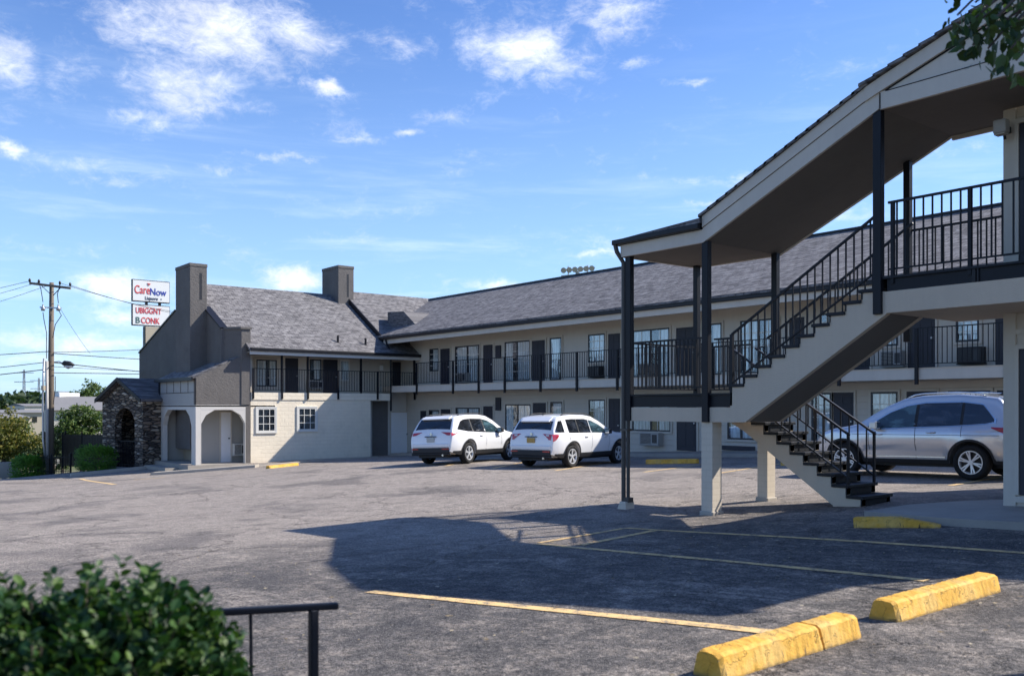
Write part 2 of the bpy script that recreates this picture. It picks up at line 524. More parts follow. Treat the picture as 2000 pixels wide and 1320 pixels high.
def car_glass(name, col, rough=.03):
    m, g, b = new_mat(name)
    tcn = g.node('ShaderNodeTexCoord').outputs['Object']
    n = g.noise(g.vmath('MULTIPLY', tcn, (1.5, 1, 4)), 1.4, 4, .6, .6)
    c = g.mix(g.smooth(n, .48, .66), col, tuple(min(1, x * 3.2 + .008) for x in col))
    g.l.new(c, b.inputs['Base Color'])
    b.inputs['Roughness'].default_value = rough
    b.inputs['Specular IOR Level'].default_value = .8
    b.inputs['Coat Weight'].default_value = .6
    b.inputs['Coat Roughness'].default_value = .02
    return m
M['glass_dark'] = car_glass('tinted_car_glass', (.008, .010, .014))
M['glass_clear'] = car_glass('clear_car_glass', (.020, .040, .046))
M['lens_red'] = simple('red_lamp_lens', (.42, .012, .018), .15, .2, 9, 0, 60, 0, .6, 1.0, True)
M['lens_white'] = simple('clear_lamp_lens', (.60, .58, .56), .15, .2, 9, 0, 60, 0, .6, 1.0, True)
M['plate'] = simple('licence_plate', (.42, .44, .42), .4, .2, 30, 0, 60, 0, .5, 0, True)
M['plate_gold'] = simple('gold_licence_plate', (.42, .26, .06), .4, .3, 30, 0, 60, 0, .5, 0, True)

def leafmat(name, c1, c2, c3, trans=.25, rough=.55):
    m, g, b = new_mat(name)
    r = g.node('ShaderNodeNewGeometry').outputs['Random Per Island']
    c = g.ramp(r, [(0, c1), (.55, c2), (1, c3)])
    g.l.new(c, b.inputs['Base Color'])
    b.inputs['Roughness'].default_value = rough
    b.inputs['Specular IOR Level'].default_value = .35
    o = g.n['Material Output']
    t = g.node('ShaderNodeBsdfTranslucent')
    g.l.new(g.mix(1.0, c, (1.0, 1.25, .5), 'MULTIPLY'), t.inputs[0])
    mx = g.node('ShaderNodeMixShader'); mx.inputs[0].default_value = trans
    g.l.new(b.outputs[0], mx.inputs[1]); g.l.new(t.outputs[0], mx.inputs[2])
    g.l.new(mx.outputs[0], o.inputs[0])
    return m
M['leaf_bush'] = leafmat('boxwood_leaf', (.010, .032, .009), (.024, .072, .015), (.09, .15, .03), .22, .5)
M['leaf_tree'] = leafmat('broad_leaf', (.022, .042, .012), (.038, .072, .018), (.075, .12, .03), .3, .5)
M['leaf_yellow'] = leafmat('yellowing_leaf', (.06, .085, .016), (.13, .135, .024), (.26, .21, .04), .22)
M['leaf_green'] = leafmat('mid_green_leaf', (.045, .085, .02), (.085, .135, .035), (.15, .19, .05), .25)
M['leaf_dark'] = leafmat('dark_green_leaf', (.022, .042, .018), (.04, .07, .025), (.07, .10, .035), .15)
M['leaf_hedge'] = leafmat('bright_hedge_leaf', (.06, .14, .02), (.10, .22, .035), (.18, .32, .06), .4)
M['bark'] = simple('bark', (.085, .065, .05), .9, .3, 6, .6, 30)
M['pole_wood'] = simple('weathered_pole_wood', (.165, .135, .105), .9, .35, 3, .5, 30, 0, .3, 0, False, .25)
def grass_mat():
    m, g, b = new_mat('grass_and_soil')
    p = pos(g)
    n = g.noise(p, .08, 6, .65); n2 = g.noise(p, 1.5, 6, .7)
    c = g.mix(g.smooth(n, .35, .65), (.075, .095, .03), (.17, .155, .075))
    c = g.mix(g.math('MULTIPLY', n2, .5), c, (.05, .06, .02))
    g.l.new(c, b.inputs['Base Color']); b.inputs['Roughness'].default_value = .95
    return m
M['grass'] = grass_mat()

# ------------------------------------------------------------------ mesh builder
class MB:
    def __init__(s, k=1.0, local=False):
        s.v = []; s.f = []; s.k = k; s.local = local; s.smooth = False
    def add(s, vs, fs):
        n = len(s.v)
        s.v.extend(vs)
        s.f.extend([tuple(i + n for i in f) for f in fs])
        return s
    def box(s, x0, x1, y0, y1, z0, z1):
        vs = [(x0, y0, z0), (x1, y0, z0), (x1, y1, z0), (x0, y1, z0), (x0, y0, z1), (x1, y0, z1), (x1, y1, z1), (x0, y1, z1)]
        return s.add(vs, [(0, 3, 2, 1), (4, 5, 6, 7), (0, 1, 5, 4), (1, 2, 6, 5), (2, 3, 7, 6), (3, 0, 4, 7)])
    def quad(s, a, b, c, d):
        return s.add([a, b, c, d], [(0, 1, 2, 3)])
    def prism(s, poly, vec):
        """planar polygon (3-D points) extruded by vec"""
        n = len(poly)
        vs = [tuple(p) for p in poly] + [tuple(p[i] + vec[i] for i in range(3)) for p in poly]
        fs = [tuple(range(n))[::-1], tuple(range(n, 2 * n))]
        fs += [(i, (i + 1) % n, (i + 1) % n + n, i + n) for i in range(n)]
        return s.add(vs, fs)
    def bar(s, a, b, w, h=None, up=(0, 0, 1)):
        h = h or w
        a = Vector(a); b = Vector(b)
        t = (b - a).normalized()
        upv = Vector(up)
        if abs(t.dot(upv)) > .98: upv = Vector((1, 0, 0))
        sd = t.cross(upv).normalized(); u2 = sd.cross(t).normalized()
        vs = []
        for q in (a, b):
            for (i, j) in ((-1, -1), (1, -1), (1, 1), (-1, 1)):
                vs.append(tuple(q + sd * i * w / 2 + u2 * j * h / 2))
        return s.add(vs, [(0, 1, 2, 3), (7, 6, 5, 4), (0, 4, 5, 1), (1, 5, 6, 2), (2, 6, 7, 3), (3, 7, 4, 0)])
    def tube(s, pts, r, n=8, r1=None):
        pts = [Vector(p) for p in pts]
        m = len(pts)
        vs = []; fs = []
        prev = None
        for i, p in enumerate(pts):
            t = (pts[min(i + 1, m - 1)] - pts[max(i - 1, 0)]).normalized()
            if prev is None:
                sd = t.cross(Vector((0, 0, 1)))
                if sd.length < .1: sd = t.cross(Vector((1, 0, 0)))
            else:
                sd = prev - t * prev.dot(t)
            sd.normalize(); prev = sd
            u = t.cross(sd).normalized()
            rr = r if r1 is None else r + (r1 - r) * i / (m - 1)
            if isinstance(r, (list, tuple)): rr = r[i]
            for k in range(n):
                a = 2 * math.pi * k / n
                vs.append(tuple(p + (sd * math.cos(a) + u * math.sin(a)) * rr))
        for i in range(m - 1):
            for k in range(n):
                fs.append((i * n + k, i * n + (k + 1) % n, (i + 1) * n + (k + 1) % n, (i + 1) * n + k))
        fs.append(tuple(range(n))[::-1]); fs.append(tuple(range((m - 1) * n, m * n)))
        return s.add(vs, fs)
    def build(s, name, mat, parent=None, bevel=0, smooth=False, kind=None, subdiv=0):
        if not s.v: return None
        v = np.array(s.v, dtype=float).reshape(-1, 3)
        if not s.local:
            v = v * s.k
            v[:, 2] += Z0
        ploc = Vector((0, 0, 0))
        if s.local:
            c = np.zeros(3)
        else:
            if parent is not None:
                q = parent
                while q is not None:
                    ploc += q.location; q = q.parent
            lo, hi = v.min(0), v.max(0)
            c = np.array([(lo[0] + hi[0]) / 2, (lo[1] + hi[1]) / 2, lo[2]])
        me = bpy.data.meshes.new(name)
        me.from_pydata([tuple(x) for x in (v - c)], [], s.f)
        me.update()
        me.materials.append(mat if not isinstance(mat, str) else M[mat])
        o = bpy.data.objects.new(name, me)
        COL.objects.link(o)
        o.parent = parent
        if not s.local:
            o.location = Vector(c) - ploc
        if smooth or s.smooth:
            me.polygons.foreach_set('use_smooth', [True] * len(me.polygons))
        if bevel:
            b = o.modifiers.new('bevel', 'BEVEL'); b.width = bevel; b.segments = 2; b.limit_method = 'ANGLE'
        if kind: o['kind'] = kind
        return o

def tag(o, label, cat, group=None):
    o['label'] = label; o['category'] = cat
    if group: o['group'] = group
    return o
def thing(name, label, cat, loc, group=None, rz=0.0, k=1.0):
    o = bpy.data.objects.new(name, None); COL.objects.link(o)
    o.empty_display_size = .3
    o.location = (loc[0] * k, loc[1] * k, loc[2] * k + Z0)
    o.rotation_euler = (0, 0, rz)
    return tag(o, label, cat, group)

# ------------------------------------------------------------------ ground
_cp = []
def cpd(p, d, z, k=1.0):
    u, v = cam(p, d * k); _cp.append((u, v, z * k))
for a in [(490, 42.07, -2.58), (724, 46, -2.50), (812, 47.7, -2.44), (1235, 35.5, -1.86), (1400, 32.3, -1.66), (382, 40.5, -2.80),
          (279, 43.4, -2.92), (200, 45.3, -3.06), (100, 47, -3.35), (0, 42, -3.36), (-200, 42, -3.4)]:
    cpd(*a, K)
for a in [(914, 31.6, -1.95), (986, 34.3, -1.99), (1115, 31, -2.01), (1197, 33.3, -1.98), (1222, 16.1, -1.76), (1385, 14.7, -1.81),
          (1494, 16.4, -1.68), (1691, 14.0, -1.49), (1742, 14.6, -1.47), (1899, 19, -1.53), (1665, 21.3, -1.55), (1965, 12.4, -1.46),
          (1735, 6.4, -1.50), (1941, 7.4, -1.50), (1360, 5.2, -1.52), (1000, 2, -1.55), (-200, 4, -1.65), (600, 12, -1.90),
          (400, 22, -2.35), (1000, 20, -1.92), (100, 30, -2.80), (-300, 20, -2.5), (2600, 5, -1.4), (700, 6.5, -1.66)]:
    cpd(*a)
_cp += [(10, 30, -1.2), (-5, -15, -1.5), (-40, -15, -3.0), (12, 0, -1.35), (-20, 36, -1.5), (-50, 36, -3.0), (-4, 24, -1.4)]
_c = np.array(_cp)
def _phi(r): return np.where(r > 1e-9, r * r * np.log(np.maximum(r, 1e-9)), 0.0)
_n = len(_c)
_A = np.zeros((_n + 3, _n + 3))
_r = np.hypot(_c[:, None, 0] - _c[None, :, 0], _c[:, None, 1] - _c[None, :, 1])
_A[:_n, :_n] = _phi(_r) + np.eye(_n) * 6.0
_A[:_n, _n] = 1; _A[:_n, _n + 1:] = _c[:, :2]
_A[_n, :_n] = 1; _A[_n + 1:, :_n] = _c[:, :2].T
_sol = np.linalg.solve(_A, np.concatenate([_c[:, 2], [0, 0, 0]]))
def G(u, v):
    u = np.asarray(u, float); v = np.asarray(v, float)
    sh = u.shape
    uu = u.ravel(); vv = v.ravel()
    r = np.hypot(uu[:, None] - _c[None, :, 0], vv[:, None] - _c[None, :, 1])
    z = _phi(r) @ _sol[:_n] + _sol[_n] + _sol[_n + 1] * uu + _sol[_n + 2] * vv
    return z.reshape(sh)
def g(u, v): return float(G(np.array([u]), np.array([v]))[0])
def gp(p, q):
    """where the view ray through a picture point meets the ground"""
    lo, hi = 1.5, 120
    for _ in range(50):
        m_ = (lo + hi) / 2
        u, v = cam(p, m_)
        if (HY - q) / F * m_ > g(u, v): lo = m_
        else: hi = m_
    u, v = cam(p, lo)
    return (u, v, g(u, v))

def struct(name, mb, mat, smooth=True):
    return mb.build(name, mat, None, smooth=smooth, kind='structure')

def grid_sheet(us, vs, zf):
    mb = MB()
    U, V = np.meshgrid(us, vs, indexing='ij')
    Z = zf(U, V)
    nu, nv = U.shape
    mb.v = [tuple(x) for x in np.stack([U.ravel(), V.ravel(), Z.ravel()], 1)]
    mb.f = [(i * nv + j, (i + 1) * nv + j, (i + 1) * nv + j + 1, i * nv + j + 1) for i in range(nu - 1) for j in range(nv - 1)]
    return mb
LOT_W = -54.0
struct('parking_lot', grid_sheet(np.linspace(LOT_W, 16, 141), np.linspace(-14, 34, 97), G), 'asphalt')

def terr(U, V):
    near = G(np.clip(U, -60, 20), np.clip(V, -18, 40)) - .22
    r = np.maximum(np.maximum(-54 - U, U - 16), np.maximum(V - 34, -14 - V))
    t = np.clip(r / 45, 0, 1); t = t * t * (3 - 2 * t)
    return near * (1 - t) + (-6.2) * t - .15 * np.clip(r, 0, 6)
ax = np.concatenate([-np.geomspace(3000, 62, 22), np.linspace(-60, 22, 60), np.geomspace(24, 3000, 22)])
ay = np.concatenate([-np.geomspace(3000, 22, 22), np.linspace(-20, 44, 50), np.geomspace(46, 3000, 22)])
struct('ground', grid_sheet(ax, ay, terr), 'grass')

# ---------------------------------------------------------------- painted stall lines
def stall_line(pa, pb, label, width=.11, lift=.006):
    a = gp(*pa); b = gp(*pb)
    a2 = np.array(a[:2]); b2 = np.array(b[:2])
    L = np.linalg.norm(b2 - a2); t = (b2 - a2) / L; nrm = np.array([-t[1], t[0]])
    n = max(2, int(L / .3))
    mb = MB()
    for i in range(n + 1):
        c = a2 + t * L * i / n
        wv = width / 2 * (1 + random.uniform(-.12, .12))
        for sgn in (-1, 1):
            q = c + nrm * sgn * wv
            mb.v.append((q[0], q[1], g(q[0], q[1]) + lift))
    for i in range(n):
        mb.f.append((2 * i, 2 * i + 1, 2 * i + 3, 2 * i + 2))
    o = mb.build('parking_line', 'line')
    tag(o, label, 'parking line', 'yellow stall lines painted on the lot')
    return o
for a, b, l, wd in [
    ((722, 1155), (1520, 1236), 'faded yellow line ending behind the cracked wheel stop, in full sun', .12),
    ((1050, 1062), (1810, 1134), 'yellow stall line across the near shadow, second behind the wheel stops', .10),
    ((1222, 1031), (2040, 1083), 'yellow stall line closest to the yellow kerb end, in shadow', .10),
    ((1053, 1060), (1218, 1032), 'short yellow line closing the left end of the shaded stall', .09),
    ((1132, 1065), (1278, 1036), 'short slanting yellow line inside the left end of the shaded stall', .10),
    ((1085, 919), (1222, 896), 'yellow line beside the right white suv', .11),
    ((962, 915), (1062, 897), 'yellow line between the two white suvs', .11),
    ((1258, 922), (1400, 903), 'yellow line seen between the thin post and the painted pier', .11),
    ((1405, 924), (1540, 903), 'yellow line just right of the front painted pier', .11),
    ((1856, 948), (1950, 932), 'yellow line by the rear wheel of the silver suv', .11),
    ((870, 910), (1004, 893), 'yellow line under the left white suv', .11),
    ((158, 935), (224, 946), 'short yellow line in front of the stone entry', .14),
    ((262, 937), (322, 932), 'faded yellow patch line in front of the arched porch', .2)]:
    stall_line(a, b, l, wd * 1.2)

M['tar'] = simple('crack_filler', (.018, .018, .02), .6, .3, 9)
def crack_line(pts, wd, seed):
    r = random.Random(seed)
    P3 = [np.array(gp(*p)[:2]) for p in pts]
    path = []
    for a, b in zip(P3[:-1], P3[1:]):
        n = max(2, int(np.linalg.norm(b - a) / .12))
        for i in range(n): path.append(a + (b - a) * i / n)
    path.append(P3[-1])
    off = 0; mb = MB(); m = len(path)
    for i, q in enumerate(path):
        t = path[min(i + 1, m - 1)] - path[max(i - 1, 0)]; t = t / np.linalg.norm(t); nr = np.array([-t[1], t[0]])
        off = off * .85 + r.uniform(-.03, .03)
        ww = wd * r.uniform(.25, 1.0) * min(1, (i + 1) / 6, (m - i) / 6)
        for s_ in (-1, 1):
            c = q + nr * (off + s_ * ww / 2)
            mb.v.append((c[0], c[1], g(c[0], c[1]) + .004))
    mb.f = [(2 * i, 2 * i + 1, 2 * i + 3, 2 * i + 2) for i in range(m - 1)]
    o = mb.build('pavement_crack', 'tar'); o['kind'] = 'structure'
crack_line([(480, 1113), (560, 1104), (700, 1083), (850, 1063), (1000, 1047), (1120, 1034), (1260, 1020), (1420, 1012)], .035, 1)
crack_line([(640, 1152), (760, 1147), (880, 1133), (980, 1112)], .03, 2)
crack_line([(540, 1190), (640, 1180), (720, 1188), (860, 1196)], .014, 3)
crack_line([(60, 1010), (190, 1003), (330, 1008), (520, 1000)], .025, 4)
crack_line([(1480, 985), (1640, 975), (1800, 962), (1960, 960)], .04, 5)
crack_line([(1000, 1160), (1180, 1150), (1300, 1122)], .012, 6)

# ---------------------------------------------------------------- frames for facades
class Fr:
    def __init__(s, axis, c):      # axis 'V': wall at y=c facing -y ; axis 'U': wall at x=c facing +x
        s.axis = axis; s.c = c
    def a(s, p):
        return (onV if s.axis == 'V' else onU)(p, s.c)[0]
    def z(s, p, q):
        d = (onV if s.axis == 'V' else onU)(p, s.c)[1]
        return (HY - q) / F * d
    def box(s, mb, a0, a1, z0, z1, n0, n1):
        if a0 > a1: a0, a1 = a1, a0
        if s.axis == 'V': return mb.box(a0, a1, s.c - n1, s.c - n0, z0, z1)
        return mb.box(s.c + n0, s.c + n1, a0, a1, z0, z1)

def window(par, fr, a0, a1, z0, z1, cols=3, rows=4, k=K, frame='frame_dark', munt='frame_white', fill='curtain', trim='trim', split=True, label=None):
    mb = MB(k)
    t = .07
    fr.box(mb, a0 - t, a1 + t, z1, z1 + t, .0, .05)
    fr.box(mb, a0 - t, a1 + t, z0 - t, z0, .0, .06)
    fr.box(mb, a0 - t, a0, z0, z1, .0, .05)
    fr.box(mb, a1, a1 + t, z0, z1, .0, .05)
    wdw = mb.build('window', trim, par)
    if label: wdw['label'] = label
    f = .06
    mb = MB(k)
    fr.box(mb, a0, a1, z1 - f, z1, .012, .042)
    fr.box(mb, a0, a1, z0, z0 + f, .012, .042)
    fr.box(mb, a0, a0 + f, z0 + f, z1 - f, .012, .042)
    fr.box(mb, a1 - f, a1, z0 + f, z1 - f, .012, .042)
    if split:
        am = (a0 + a1) / 2
        fr.box(mb, am - f * .6, am + f * .6, z0 + f, z1 - f, .012, .042)
    mb.build('window_frame', frame, wdw)
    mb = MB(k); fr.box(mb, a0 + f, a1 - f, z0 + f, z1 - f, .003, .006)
    mb.build('unlit_backing', 'dark_in', wdw)  # near-black panel whose colour stands in for an unlit room
    if fill == 'curtain':
        rr = random.Random(int(abs(a0 * 37 + z0 * 11) * 10))
        w_ = a1 - a0 - 2 * f; b0 = a0 + f
        if split:
            c_ = rr.choice([((0, .40), (.60, 1)), ((0, .44), (.50, 1)), ((.06, .47), (.55, .93)), ((0, .30), (.52, 1)), ((0, .46), (.72, 1))])
        else:
            c_ = rr.choice([((.28, 1),), ((0, .80),), ((.18, .95),), ((.35, 1),)])
        for (s0_, s1_) in c_:
            mb = MB(k)
            # hanging folds
            nf = max(4, int((s1_ - s0_) * w_ / .07))
            for i in range(nf):
                t0, t1 = s0_ + (s1_ - s0_) * i / nf, s0_ + (s1_ - s0_) * (i + 1) / nf
                fr.box(mb, b0 + w_ * t0, b0 + w_ * t1, z0 + f, z1 - f, .007, .011 + .007 * (i % 2) + rr.uniform(0, .003))
            mb.build('curtain', 'curtain', wdw)
    mb = MB(k); fr.box(mb, a0 + f, a1 - f, z0 + f, z1 - f, .024, .028)
    mb.build('pane', 'glass', wdw)
    mb = MB(k); m_ = .014
    if munt:
        for i in range(1, cols):
            a = a0 + (a1 - a0) * i / cols
            if split and abs(a - (a0 + a1) / 2) < .02: continue
            fr.box(mb, a - m_, a + m_, z0 + f, z1 - f, .030, .036)
        for j in range(1, rows):
            z = z0 + (z1 - z0) * j / rows
            fr.box(mb, a0 + f, a1 - f, z - m_, z + m_, .0305, .0355)
        mb.build('muntins', munt, wdw)
    return wdw

def door(par, fr, a0, a1, z0, z1, mat='door_dark', trim='trim', k=K, panels=True, label=None, knob='right'):
    mb = MB(k)
    t = .06
    fr.box(mb, a0, a1, z0, z1, .0, .03)
    if panels:
        wd = (a1 - a0); h = z1 - z0
        for i in range(2):
            for (h0, h1) in ((.08, .38), (.43, .74), (.79, .94)):
                fr.box(mb, a0 + wd * (.13 + .41 * i), a0 + wd * (.46 + .41 * i), z0 + h * h0, z0 + h * h1, .031, .042)
    dd = mb.build('door', mat, par, bevel=.008)
    if label: dd['label'] = label
    mb = MB(k)
    fr.box(mb, a0 - t, a0, z0, z1, .0, .05); fr.box(mb, a1, a1 + t, z0, z1, .0, .05)
    fr.box(mb, a0 - t, a1 + t, z1, z1 + t, .0, .055)
    mb.build('door_frame', trim, dd)
    mb = MB(k)
    ak = a1 - .09 if knob == 'right' else a0 + .09
    for zz in (.49,):
        z = z0 + (z1 - z0) * zz
        fr.box(mb, ak - .03, ak + .03, z - .03, z + .03, .03, .09)
    mb.build('door_handle', 'frame_dark' if mat == 'door_white' else 'steel', dd, bevel=.01)
    return dd

def ac_unit(par, fr, a0, a1, z0, z1, mat='ac_grey', grille='frame_dark', k=K, depth=.30):
    mb = MB(k)
    fr.box(mb, a0, a1, z0, z1, .0, depth)
    fr.box(mb, a0 - .03, a1 + .03, z0 - .04, z0 - .005, .0, depth * .9)
    u = mb.build('air_conditioner', mat, par, bevel=.012)
    mb = MB(k)
    n = 9
    w_ = (a1 - a0)
    for i in range(n):
        z = z0 + (z1 - z0) * (.12 + .76 * i / (n - 1))
        fr.box(mb, a0 + w_ * .07, a0 + w_ * .62, z - .012, z + .012, depth + .001, depth + .014)
    fr.box(mb, a0 + w_ * .68, a0 + w_ * .93, z0 + (z1 - z0) * .15, z0 + (z1 - z0) * .85, depth + .001, depth + .010)
    mb.build('grille', grille, u)
    return u

def railing(par, pts, z0s, h=1.05, k=1.0, sp=.13, post_every=None, r=.0092, rail=.038, lowgap=.10, name='railing', mat='black', drop=0):
    """straight guard rail between two points: rails and balusters in one mesh"""
    (x0, y0), (x1, y1) = pts
    za, zb = z0s
    L = math.hypot(x1 - x0, y1 - y0)
    mb = MB(k)
    mb.bar((x0, y0, za + h), (x1, y1, zb + h), rail, rail * .8)
    mb.bar((x0, y0, za + lowgap), (x1, y1, zb + lowgap), rail * .75, rail * .6)
    n = max(2, int(round(L / sp)))
    for i in range(1, n):
        t = i / n
        x, y, z = x0 + (x1 - x0) * t, y0 + (y1 - y0) * t, za + (zb - za) * t
        mb.bar((x, y, z + lowgap), (x, y, z + h - .01), r * 2)
    return mb.build(name, mat, par)

# ================================================================= BACK WING (long)
B = thing('motel_building', 'long two-storey motel wing with grey shingle roof and black balcony railing, behind the parked suvs', 'building', (-27, 25.8, -2.2), 'wings of the motel', k=K)
FB = Fr('V', 25.8)
UB0, UB1 = -41.9, -6.0
mb = MB(K); mb.box(UB0, UB1, 25.8, 26.05, .93, 3.5); mb.build('upper_wall', 'trim', B)
mb = MB(K); mb.box(UB0, UB1, 25.8, 26.05, -5, .928); mb.build('lower_wall', 'siding', B)
mb = MB(K); mb.box(UB0, UB1, 33.8, 34.0, -5, 3.4); mb.box(UB1 - .2, UB1, 26.05, 33.8, -5, 3.4); mb.build('rear_wall', 'siding', B)
mb = MB(K); mb.box(-41.29, UB1, 24.3, 25.8, .76, 1.08); mb.build('balcony_slab', 'stucco_light', B)
mb = MB(K); mb.box(-40.42, UB1, 24.27, 24.299, .758, 1.03); mb.build('slab_fascia', 'trim', B)
mb = MB(K); mb.box(-41.4, UB1, 24.24, 25.8, 3.45, 3.50); mb.build('soffit', 'soffit_light', B)
mb = MB(K); mb.box(-41.4, UB1, 24.20, 24.239, 3.25, 3.5); mb.build('fascia', 'trim', B)
mb = MB(K); mb.box(-41.6, UB1, 24.08, 24.199, 3.47, 3.60); mb.build('gutter', 'gutter', B, bevel=.02)
# roof
mb = MB(K)
mb.prism([(-45.5, 24.06, 3.60), (-45.5, 24.06, 3.68), (-45.5, 30.0, 6.38), (-45.5, 35.6, 3.68), (-45.5, 35.6, 3.58), (-45.5, 30.0, 6.26)], (UB1 + 45.5 + .4, 0, 0))
mb.build('roof', 'roof_x', B)
mb = MB(K); mb.box(-45.5, UB1 + .4, 29.88, 30.12, 6.34, 6.43); mb.build('ridge_cap', 'gutter', B)
# shingled box on the roof
mb = MB(K)
mb.prism([(-42.5, 25.35, 3.9), (-42.5, 25.35, 5.12), (-40.9, 25.35, 5.02), (-39.5, 25.35, 4.1)], (0, 3.0, 0))
mb.build('roof_dormer', 'roof_x', B)
# balcony posts and railing sections
pp = [816, 887, 937, 988, 1058, 1129, 1208, 1290]
us = [onV(p, 24.3)[0] for p in pp]
step = 2.35
while us[-1] + step < UB1: us.append(us[-1] + step)
for i, u in enumerate(us):
    mb = MB(K); mb.box(u - .045, u + .045, 24.20, 24.265, .62, 2.16); mb.build('railing_post', 'black', B)
for a, b in zip(us[:-1], us[1:]):
    railing(B, ((a + .045, 24.232), (b - .045, 24.232)), (1.08, 1.08), 1.07, K, .135)
ZF, ZT = 1.10, 2.97
# upper rooms
def wp(fr, p0, p1): return fr.a(p0), fr.a(p1)
up = [('w', 840, 858, 2, 0), ('d', 861, 880), ('w', 890, 938, 4, 1), ('d', 945, 964), ('w', 987, 1036, 4, 0), ('d', 1040, 1066), ('g', 1075, 1098),
      ('w', 1150, 1183, 3, 2), ('d', 1189, 1213), ('w', 1237, 1309, 4, 1), ('d', 1322, 1361), ('g', 1383, 1411), ('w', 1447, 1521, 4, 0),
      ('d', 1543, 1573), ('w', 1602, 1645, 3, 2), ('d', 1668, 1700), ('w', 1722, 1756, 3, 1), ('d', 1774, 1828), ('w', 1868, 1914, 3, 2), ('d', 1945, 1990)]
for it in up:
    a0, a1 = wp(FB, it[1], it[2])
    if it[0] == 'd': door(B, FB, a0, a1, ZF, ZT - .05)
    elif it[0] == 'g':
        window(B, FB, a0, a1, ZF + .05, ZT, 1, 1, munt=None, split=False)
    else:
        tall = (a1 - a0) > 1.3
        window(B, FB, a0, a1, ZF + (.06 if tall else .72), ZT, it[3], 4, split=tall)
        if it[4]:
            am = a0 + (a1 - a0) * .3
            ac_unit(B, FB, am - .05, am + .62, ZF + .12, ZF + .56, 'ac_grey' if it[4] == 1 else 'cladding', 'frame_dark')
a0, a1 = wp(FB, 969, 979)
mb = MB(K); FB.box(mb, a0, a1, 2.25, 2.85, 0, .06); mb.build('meter_box', 'door_dark', B, bevel=.01)
mb = MB(K); FB.box(mb, a0, a1, -.15, .45, 0, .06); mb.build('meter_box', 'door_dark', B, bevel=.01)
# lower rooms follow the sloping walk
lo = [('d', 822, 834), ('w', 839, 859, 2, 0), ('d', 862, 881), ('w', 891, 939, 4, 0), ('d', 945, 964), ('w', 988, 1038, 4, 0), ('d', 1042, 1068), ('g', 1076, 1100),
      ('w', 1151, 1183, 3, 0), ('d', 1190, 1213), ('s', 1236, 1311, 4, 1), ('d', 1323, 1362), ('h', 1422, 1476, 2, 0),
      ('d', 1500, 1540), ('w', 1586, 1625, 3, 0), ('d', 1629, 1669), ('w', 1702, 1755, 3, 0), ('d', 1772, 1832), ('w', 1853, 1936, 4, 0), ('d', 1948, 1990)]
for it in lo:
    a0, a1 = wp(FB, it[1], it[2])
    am = (a0 + a1) / 2
    zf = g(am * K, 25.6 * K) / K + .13
    zt = min(.46, zf + 2.10)
    if it[0] == 'd': door(B, FB, a0, a1, zf + .01, zt)
    elif it[0] == 'g': window(B, FB, a0, a1, zf + .05, zt, 1, 1, munt=None, split=False)
    elif it[0] == 's':
        window(B, FB, a0, a1, -.92, zt, 6, 3)
        ac_unit(B, FB, FB.a(1259), FB.a(1296), -1.42, -.96)
    elif it[0] == 'h': window(B, FB, a0, a1, -1.12, zt, 2, 1)
    else:
        tall = (a1 - a0) > 1.3
        window(B, FB, a0, a1, zf + (.08 if tall else .25), zt, it[3], 4, split=tall)
for (p0, p1) in ((1411, 1475), (1518, 1536)):
    a0, a1 = wp(FB, p0, p1)
    mb = MB(K); FB.box(mb, a0, a1, -1.50, -1.34, 0, .04); mb.build('vent_grille', 'door_dark', B)
mb = MB(K)
for u, z in ((-23.2, 3.44), (-21.5, 3.44), (-32.0, 3.44), (-15.5, 3.44)):
    mb = MB(K); mb.tube([(u, 25.0, 3.36), (u, 25.0, 3.449)], .11, 12); mb.build('ceiling_lamp', 'cladding', B)
# downspout at the inner corner
mb = MB(K); mb.tube([(-40.7, 24.16, 3.45), (-40.55, 24.16, 3.15), (-40.35, 24.25, 2.85), (-40.34, 24.25, 1.2), (-40.34, 24.25, -.2)], .05, 8)
mb.build('downspout', 'gutter', B)
# raised walk along the wing
def walk_strip(u0, u1, v0, v1, top=.13, k=1.0, n=60):
    mb = MB()
    for i in range(n + 1):
        u = u0 + (u1 - u0) * i / n
        za, zb = g(u, v0) + top, g(u, v1) + top
        mb.v += [(u, v0, za - top - .25), (u, v0, za), (u, v1, zb), (u, v1, zb - top - .25)]
    for i in range(n):
        b = 4 * i
        for j in range(3):
            mb.f.append((b + j, b + j + 1, b + j + 5, b + j + 4))
    mb.f += [(0, 1, 2, 3), (4 * n + 3, 4 * n + 2, 4 * n + 1, 4 * n)]
    return mb
o = walk_strip(-44.9, -7, 26.9, 28.9).build('walkway', 'concrete'); o['kind'] = 'structure'

# ================================================================= FRONT WING (gabled)
A = thing('motel_building', 'gabled motel wing with two chimneys, cream brick base and arched corner porch', 'building', (-40.4, 19.8, -2.6), 'wings of the motel', k=K)
FA = Fr('U', -40.4)
VW0, VW1 = 16.8, 23.1
mb = MB(K); mb.box(-40.7, -40.4, VW0, VW1, -5, .33); mb.build('lower_wall', 'brick_cream', A)
mb = MB(K); mb.box(-41.6, -41.3, VW1 - .3, 25.78, -5, .33); mb.box(-41.6, -41.3, 24.31, 25.78, .33, 1.075); mb.box(-41.3, -40.701, VW1 - .2, VW1 - .002, -5, .33); mb.build('recessed_wall', 'trim_white', A)
FR_ = Fr('U', -41.3)
mb = MB(K); FR_.box(mb, FR_.a(727), FR_.a(757), -3.2, .33, 0, .03); mb.build('painted_panel', 'brick_grey', A)
door(A, FR_, FR_.a(763), FR_.a(797), -2.52, -.28, 'door_white', label='white panelled door at the inner corner')
